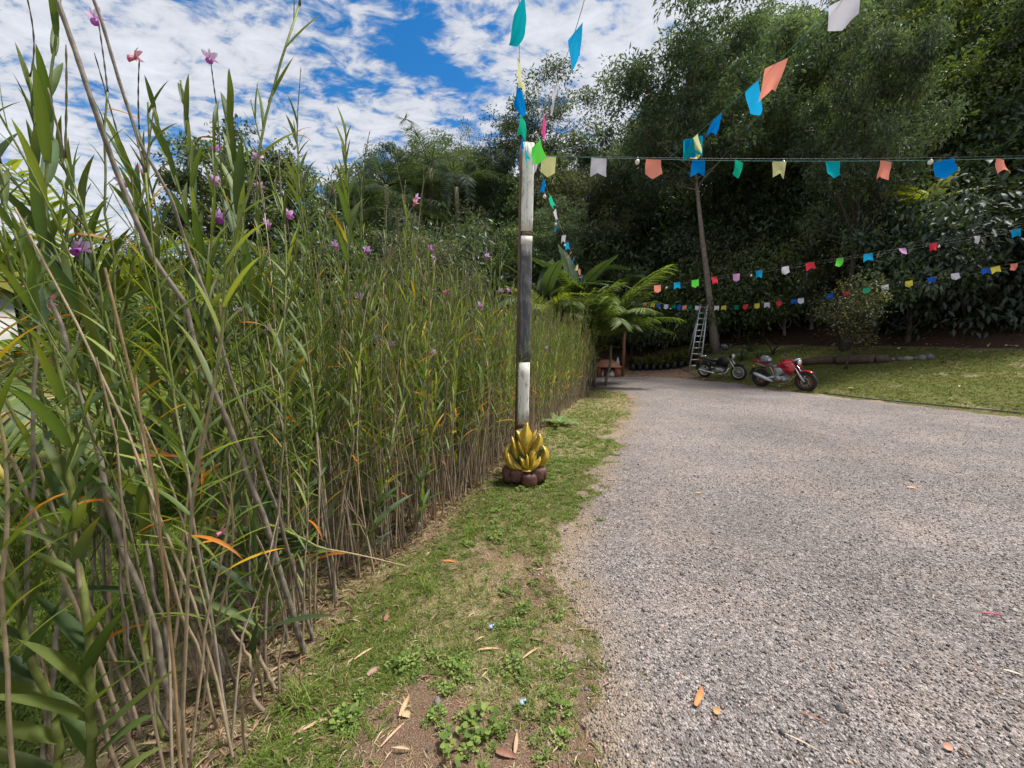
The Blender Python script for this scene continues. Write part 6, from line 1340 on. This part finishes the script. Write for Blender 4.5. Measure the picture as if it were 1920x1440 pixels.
def grass(name, label, xr, yr, n, h, w, cols, weight, seed, flat=0.0, blades=7, sc=(0.7, 1.3)):
    rng = np.random.default_rng(seed); p = np.stack([rng.uniform(*xr, n), rng.uniform(*yr, n)], 1); wgt = weight(p[:, 0], p[:, 1]); p = p[rng.random(n) < wgt]; n = len(p)
    pos = np.stack([p[:, 0], p[:, 1], hgt(p[:, 0], p[:, 1]) - 0.003], 1); c = np.asarray(cols)[rng.integers(0, len(cols), n)] * rng.uniform(0.75, 1.25, (n, 1))
    V, F, C = scatter_multi([blade_tuft(seed * 10 + i, blades, h, w, flat) for i in range(5)], pos, rot_z(rng.uniform(0, 6.28, n)), np.repeat(rng.uniform(*sc, n)[:, None], 3, 1), c)
    o = obj(name, mesh_np(name, V, F, M_GRASS, C)); tag(o, label, 'grass', kind='stuff'); print(name, n, len(F))
def off_road(X, Y): return np.clip((road_sd(X, Y) + road_edge_noise(X, Y)) / 0.22 + 0.45, 0, 1)
def clear_flame(X, Y): return np.where(np.hypot(X - 0.14, Y - 4.08) < 0.2, 0.05, 1.0)
def w_dry(X, Y): g, d, l = lawn_w(X, Y); return np.clip(d * 1.1 + 0.15, 0, 1) * off_road(X, Y) * (bank_s(X, Y) <= 0) * clear_flame(X, Y)
def w_grn(X, Y):
    g, d, l = lawn_w(X, Y); strip = np.exp(-((X - hedge_x(Y) - 0.30) / 0.14) ** 2) * 0.7 * (Y < 5); return np.clip(g * 0.9 + strip, 0, 1) * off_road(X, Y) * (bank_s(X, Y) <= 0) * clear_flame(X, Y)
GG = [(0.10, 0.16, 0.03), (0.15, 0.21, 0.045), (0.20, 0.25, 0.065), (0.09, 0.13, 0.03)]; DG = [(0.42, 0.36, 0.21), (0.52, 0.45, 0.29), (0.33, 0.27, 0.15), (0.24, 0.22, 0.10), (0.40, 0.27, 0.17)]
grass('dry_grass', 'dry straw-coloured turf along the hedge foot', (-1.4, 1.1), (0.9, 4.6), 26000, 0.035, 0.0026, DG, w_dry, 1, flat=0.55, blades=8)
grass('dry_grass', 'dry straw-coloured turf further along the hedge', (-0.4, 3.4), (4.6, 11.5), 12000, 0.05, 0.006, DG, w_dry, 2, flat=0.5, blades=6)
grass('green_grass', 'short green turf between hedge and gravel', (-1.4, 1.1), (0.9, 4.8), 38000, 0.038, 0.0030, GG, w_grn, 3, flat=0.25, blades=8)
grass('green_grass', 'short green turf further along the hedge foot', (-0.4, 3.4), (4.6, 11.5), 12000, 0.05, 0.006, GG, w_grn, 4, flat=0.25, blades=6)
def w_back(X, Y): g, d, l = lawn_w(X, Y); return np.clip((hedge_x(Y) - 0.55 - X) * 2.5, 0, 1)
grass('green_grass', 'green lawn seen behind the foreground canes', (-5, -1.0), (1.0, 5.5), 22000, 0.06, 0.006, GG, w_back, 5, flat=0.1, blades=7)
def w_lawn(X, Y): g, d, l = lawn_w(X, Y); return np.clip(g * 1.0 + d * 0.3, 0, 1) * (bank_s(X, Y) > 0.02) * (1 - l)
LG = [(0.12, 0.145, 0.04), (0.16, 0.18, 0.05), (0.21, 0.21, 0.075), (0.27, 0.23, 0.12)]
grass('lawn_grass', 'mown lawn grass on the bank beyond the road', (7, 16), (5, 15.5), 42000, 0.055, 0.010, LG, w_lawn, 6, flat=0.2, blades=5)
# taller bright tufts along the hedge foot
for i, (u, v, s_) in enumerate([(800, 1115, 1.0), (880, 1010, 0.8), (640, 1220, 0.9), (560, 1330, 1.0)]):
    b = gp(u, v); V, F = blade_tuft(400 + i, 60, 0.14 * s_, 0.005, 0.0); c = np.repeat(np.array(GG)[np.random.default_rng(i).integers(0, 3, 60)], 5, axis=0) * 1.2
    o = obj('grass_tuft', mesh_np('grass_tuft', V * np.array([1, 1, 1.0]), F, M_GRASS, c)); o.location = (b[0], b[1], gz(b[0], b[1])); tag(o, ['bright grass tuft by the broken cane tip', 'bright grass tuft midway along the hedge foot', 'low grass tuft among straw near the front canes', 'grass tuft at the foot of the nearest canes'][i], 'grass')
# broad-leaved weeds: each a rosette of leaves
def weed_mesh(seed, n, ls, lw, h):
    rng = np.random.default_rng(seed); X = []; Pn = []; Z = []
    for i in range(n):
        a = rng.uniform(0, 6.28); el = rng.uniform(-0.1, 0.8); r = rng.random() ** 0.6 * h * 2.2; Pn.append((math.cos(a) * r * 0.6, math.sin(a) * r * 0.6, rng.random() * h)); X.append((math.cos(a) * math.cos(el), math.sin(a) * math.cos(el), math.sin(el))); Z.append((rng.normal() * .3, rng.normal() * .3, 1.0))
    pv = np.array([(0, 0, 0), (0.3, 0.42, 0.06), (0.75, 0.36, 0.04), (1, 0, -0.05), (0.75, -0.36, 0.04), (0.3, -0.42, 0.06), (0.5, 0, -0.03)]); pf = np.array([(0, 6, 1), (1, 6, 2), (2, 6, 3), (3, 6, 4), (4, 6, 5), (5, 6, 0)])
    c = np.array([(0.17, 0.25, 0.06), (0.22, 0.30, 0.08), (0.13, 0.20, 0.06), (0.27, 0.34, 0.11)])[rng.integers(0, 4, n)]
    L = ls * rng.uniform(0.6, 1.2, n); V, F, C = scatter(pv, pf, np.array(Pn), frame_mats(np.array(X), np.array(Z)), np.stack([L, L * lw, L], 1), c); return V, F, C
WDS = [weed_mesh(500 + i, 34 + 8 * i, 0.030, 0.9, 0.05) for i in range(4)]
WDM = [mesh_np('weed', V, F, M_GRASS, C) for V, F, C in WDS]
weeds = [(768, 1255, 1.2, 'bright leafy weed clump above the bare red soil patch'), (860, 1280, 1.1, 'leafy weed clump beside the bare red soil patch'), (650, 1370, 1.2, 'leafy weed at the foot of the front canes beside red soil'), (905, 1375, 1.6, 'lush weed clump near the bottom edge between soil and gravel'), (860, 1420, 1.5, 'weed clump at the very bottom edge of the verge'), (1050, 1340, 1.2, 'weed clump halfway between red soil and gravel near the bottom'),
         (965, 1255, 1.0, 'pale weed sprig near the crossed straws on the verge'), (980, 1150, 1.0, 'small weed close to the gravel edge in mid verge'), (930, 1015, 1.3, 'bushy weed clump in the verge in front of the sculpture'), (900, 1000, 1.1, 'weed beside the bushy clump in front of the sculpture'), (1010, 1060, 0.9, 'dark weed near the gravel beside mid verge'), (975, 925, 1.0, 'weed growing at the front foot of the sculpture'),
         (1000, 918, 1.1, 'weed touching the brown rocks of the sculpture'), (1040, 915, 1.1, 'weed beside the sculpture on the gravel side'), (1060, 860, 1.2, 'weed on the verge just behind the sculpture'), (1090, 840, 1.2, 'weed patch on the verge past the sculpture near gravel'), (1060, 815, 1.2, 'weed by the pale fern beyond the sculpture'), (1120, 800, 1.2, 'far weed patch beside the gravel bend')]
for i, (u, v, s_, lb) in enumerate(weeds):
    b = gp(u, v); o = obj('weed', WDM[i % 4]); o.location = (b[0], b[1], gz(b[0], b[1]) + 0.005); o.scale = (s_ * 0.6,) * 3; o.rotation_euler = (0, 0, i * 1.7); tag(o, lb, 'weed', 'leafy weeds on the verge')
def weedcover():
    rng = np.random.default_rng(55); p = []
    for (u, v, r, n) in [(890, 1390, .16, 34), (1000, 900, .30, 110), (1050, 870, .35, 120), (1080, 820, .5, 150), (1120, 780, .6, 120), (850, 1270, .15, 16), (1050, 1340, .16, 14), (930, 1010, .25, 46), (1000, 1180, .2, 26), (760, 1260, .06, 10), (650, 1370, .06, 8), (960, 960, .2, 50)]:
        b = gp(u, v); p.append(b[:2] + rng.normal(size=(n, 2)) * r * np.array([.6, 1]))
    p = np.concatenate(p); p = p[(road_sd(p[:, 0], p[:, 1]) > 0.05) & (p[:, 0] > hedge_x(p[:, 1]) + 0.12) & (np.hypot(p[:, 0] - 0.14, p[:, 1] - 4.1) > 0.24)]; Vs, Fs, Cs, n = [], [], [], 0
    for q in p:
        V, F, C = WDS[rng.integers(4)]; V = V * rng.uniform(0.25, 0.5) @ rot_z(np.array([rng.uniform(0, 6.28)]))[0].T + np.array([q[0], q[1], gz(q[0], q[1])]); Vs.append(V); Fs.append(F + n); Cs.append(C * rng.uniform(.8, 1.2)); n += len(V)
    o = obj('weeds', mesh_np('weeds', np.concatenate(Vs), np.concatenate(Fs), M_GRASS, np.concatenate(Cs))); tag(o, 'low ground cover of small leafy weeds on the verge', 'weeds', kind='stuff')
weedcover()
b = gp(1045, 800); f = empty('fern', (b[0], b[1], gz(b[0], b[1]))); fm = frond_mesh('frond', 91, 0.5, 18, 0.11, 0.03, 0.9, [(0.22, 0.32, 0.13), (0.28, 0.38, 0.17)])
for i in range(7):
    q = obj('frond', fm, f); q.rotation_euler = (0, -0.7 - 0.1 * (i % 3), i * 0.95); q.scale = (0.9, 0.9, 0.9)
tag(f, 'pale green fern at the hedge foot beyond the sculpture', 'fern')
# fallen leaves and straws
def dry_leaf(u, v, L, Wd, col, ang, label, arc=0.5, name='fallen_leaf', lift=0.012, cat='leaf', group=None):
    b = gp(u, v); L *= 0.85; Wd *= 0.8; me = strap_leaf(name, int(u + v), L, Wd, col, arc, 7, 0.35, LPROF, M_DRY, twist=0.6); o = obj(name, me); o.location = (b[0], b[1], max(gz(b[0], b[1]), float(road_z(np.array([b[0]]), np.array([b[1]]))[0])) + lift)
    o.rotation_euler = (0.25, -0.12, math.radians(ang)); tag(o, label, cat, group)
OR, BRN, TAN_, YEL = (0.45, 0.17, 0.045), (0.22, 0.10, 0.06), (0.40, 0.27, 0.145), (0.42, 0.30, 0.05)
dry_leaf(1303, 1332, 0.17, 0.030, OR, 47, 'long orange fallen leaf lying on the near gravel')
dry_leaf(1338, 1345, 0.045, 0.035, (0.36, 0.20, 0.07), 20, 'small tan leaf beside the long orange one on gravel')
dry_leaf(1700, 917, 0.12, 0.035, (0.45, 0.24, 0.10), -20, 'brown fallen leaf alone on the open gravel')
dry_leaf(1305, 928, 0.08, 0.02, YEL, 10, 'small yellow leaf on the gravel beyond the sculpture')
dry_leaf(1140, 903, 0.14, 0.02, (0.32, 0.15, 0.09), 5, 'reddish leaf at the gravel edge beside the sculpture')
dry_leaf(750, 1365, 0.13, 0.022, TAN_, 80, 'upright straw leaf on the bare red soil'); dry_leaf(755, 1362, 0.085, 0.03, TAN_, 10, 'curled pale leaf on the bare red soil', 2.4)
dry_leaf(715, 1420, 0.18, 0.010, (0.42, 0.26, 0.15), 55, 'long thin straw across the red soil at the bottom'); dry_leaf(965, 1425, 0.11, 0.02, (0.42, 0.24, 0.15), 80, 'brown curled leaf on the verge at the bottom edge'); dry_leaf(930, 1422, 0.10, 0.03, BRN, -15, 'dark brown leaf at the bottom edge of the verge')
dry_leaf(895, 1232, 0.15, 0.012, TAN_, 8, 'pale straw crossing the middle of the verge'); dry_leaf(980, 1245, 0.15, 0.012, (0.40, 0.24, 0.13), 40, 'brown straw meeting the pale one on the verge'); dry_leaf(990, 1205, 0.15, 0.014, BRN, -12, 'dark straw above the crossed straws on the verge')
dry_leaf(722, 1175, 0.09, 0.03, BRN, 85, 'brown dead leaf standing on the turf by the hedge'); dry_leaf(830, 1060, 0.14, 0.02, OR, -5, 'orange dead leaf on turf below the snapped cane'); dry_leaf(690, 1280, 0.08, 0.03, (0.26, 0.15, 0.11), 50, 'folded brown leaf on the turf left of the weeds')
dry_leaf(665, 1250, 0.14, 0.012, TAN_, 50, 'tan straw on turf beside the folded brown leaf'); dry_leaf(1470, 1385, 0.16, 0.007, (0.45, 0.37, 0.27), -35, 'dry twig lying on the gravel near the bottom edge'); dry_leaf(1500, 1345, 0.12, 0.010, BRN, -30, 'brown twig lying on the near gravel'); dry_leaf(1880, 1265, 0.09, 0.010, (0.55, 0.42, 0.33), -25, 'pale sliver of leaf on gravel at the picture edge')
dry_leaf(1770, 1412, 0.05, 0.03, (0.42, 0.2, 0.13), 10, 'reddish leaf scrap on the near gravel'); dry_leaf(350, 1350, 0.09, 0.03, TAN_, -10, 'tan leaf on the ground among the front canes'); dry_leaf(330, 1390, 0.11, 0.016, TAN_, 0, 'straw leaf lying between the front canes')
dry_leaf(560, 1395, 0.16, 0.012, TAN_, 35, 'tan straw at the foot of the front canes')
b = gp(1855, 1157); P = np.array([(0, 0, 0), (0.03, 0.0, 0.005), (0.06, -0.008, 0.006), (0.09, -0.02, 0.003)]) + np.array([0, 0, 0.012]); m = MB(); m.tube(P, 0.0035, 6); o = m.build('plastic_strip', plain('crimson_plastic', (0.55, 0.03, 0.10), 0.4), None, True); o.location = (b[0] - .04, b[1], gz(b[0], b[1]) + .008); tag(o, 'crimson plastic strip on the gravel at the picture edge', 'scrap')
for i, (u, v, lb) in enumerate([(920, 1190, 'blue scrap of plastic on the middle of the verge'), (978, 1332, 'pale blue scrap of plastic near the verge bottom')]):
    b = gp(u, v); m = MB(); m.box((0, 0, 0.01), (0.02, 0.018, 0.002), Matrix.Rotation(0.4, 3, 'X')); m.box((0.012, 0.006, 0.014), (0.014, 0.012, 0.002), Matrix.Rotation(-0.5, 3, 'Y')); o = m.build('plastic_scrap', plain('pale_blue_scrap', (0.30, 0.42, 0.55), 0.4)); o.location = (b[0], b[1], gz(b[0], b[1]) + 0.01); tag(o, lb, 'scrap')
for i, (u, v, s_, lb) in enumerate([(1338, 1003, .022, 'light round pebble standing out on the mid gravel'), (1386, 1120, .016, 'light pebble on gravel nearer than the round one'), (1672, 1190, .020, 'dark angular stone on the open gravel'), (1575, 1335, .024, 'dark angular stone on the near gravel'), (820, 1337, .020, 'grey stone at the edge of the red soil'), (1280, 1080, .020, 'brown stone near the gravel edge'), (1605, 1255, .018, 'grey stone on the near gravel above the dark one')]):
    b = gp(u, v); stone((b[0], b[1], gz(b[0], b[1]) + s_ * 0.6), s_, lb, i)
# fallen leaves strewn over lawn bank and forest edge
def litter():
    rng = np.random.default_rng(66); n = 2600; p = np.stack([rng.uniform(4, 17, n), rng.uniform(6, 18.5, n)], 1); s_ = bank_s(p[:, 0], p[:, 1]); w = np.where(s_ > 0, 0.08 + 0.9 * np.exp(-((s_ - 4.9) / 0.9) ** 2) + 0.35 * (p[:, 0] < 8) * (s_ < 2.2), 0.05 * (road_sd(p[:, 0], p[:, 1]) > -1.0)); p = p[rng.random(n) < w]; n = len(p)
    d = np.stack([rng.normal(size=n), rng.normal(size=n), rng.normal(size=n) * 0.2], 1); L = rng.uniform(.08, .2, n); c = np.array([(0.42, 0.28, 0.15), (0.30, 0.16, 0.09), (0.5, 0.38, 0.24), (0.2, 0.11, 0.07)])[rng.integers(0, 4, n)]
    V, F, C = scatter(LEAF_V, LEAF_F, np.stack([p[:, 0], p[:, 1], hgt(p[:, 0], p[:, 1]) + 0.02], 1), frame_mats(d, np.tile([0, 0, 1.0], (n, 1)) + rng.normal(size=(n, 3)) * .2), np.stack([L, L * .4, L], 1), c)
    o = obj('leaf_litter', mesh_np('leaf_litter', V, F, M_DRY, C)); tag(o, 'brown leaf litter along the forest edge and lawn', 'leaf litter', kind='stuff')
    # straw and dead leaf bits under the hedge
    n = 6500; y = rng.uniform(0.9, 6.0, n) ** 1.0; x = hedge_x(y) + rng.normal(size=n) * 0.22 - 0.22; d = np.stack([rng.normal(size=n), rng.normal(size=n), rng.normal(size=n) * 0.12], 1); L = rng.uniform(.025, .09, n); c = np.array([(0.32, 0.21, 0.12), (0.24, 0.14, 0.085), (0.36, 0.28, 0.17), (0.15, 0.09, 0.06)])[rng.integers(0, 4, n)]
    x2 = rng.uniform(-0.9, 0.9, 900); y2 = rng.uniform(0.95, 4.5, 900); k = (x2 > hedge_x(y2)) & (road_sd(x2, y2) > -0.15); x = np.concatenate([x, x2[k]]); y = np.concatenate([y, y2[k]]); m = int(k.sum()); n += m
    d = np.concatenate([d, np.stack([rng.normal(size=m), rng.normal(size=m), rng.normal(size=m) * .12], 1)]); L = np.concatenate([L, rng.uniform(.02, .08, m)]); c = np.concatenate([c, np.array([(0.42, 0.32, 0.19), (0.28, 0.17, 0.1)])[rng.integers(0, 2, m)]])
    V, F, C = scatter(LEAF_V, LEAF_F, np.stack([x, y, hgt(x, y) + 0.008], 1), frame_mats(d, np.tile([0, 0, 1.0], (n, 1)) + rng.normal(size=(n, 3)) * .3), np.stack([L, L * rng.uniform(.05, .16, n), L], 1), c)
    o = obj('straw_litter', mesh_np('straw_litter', V, F, M_DRY, C)); tag(o, 'dry straw and dead leaf bits under the hedge', 'straw litter', kind='stuff')
litter()
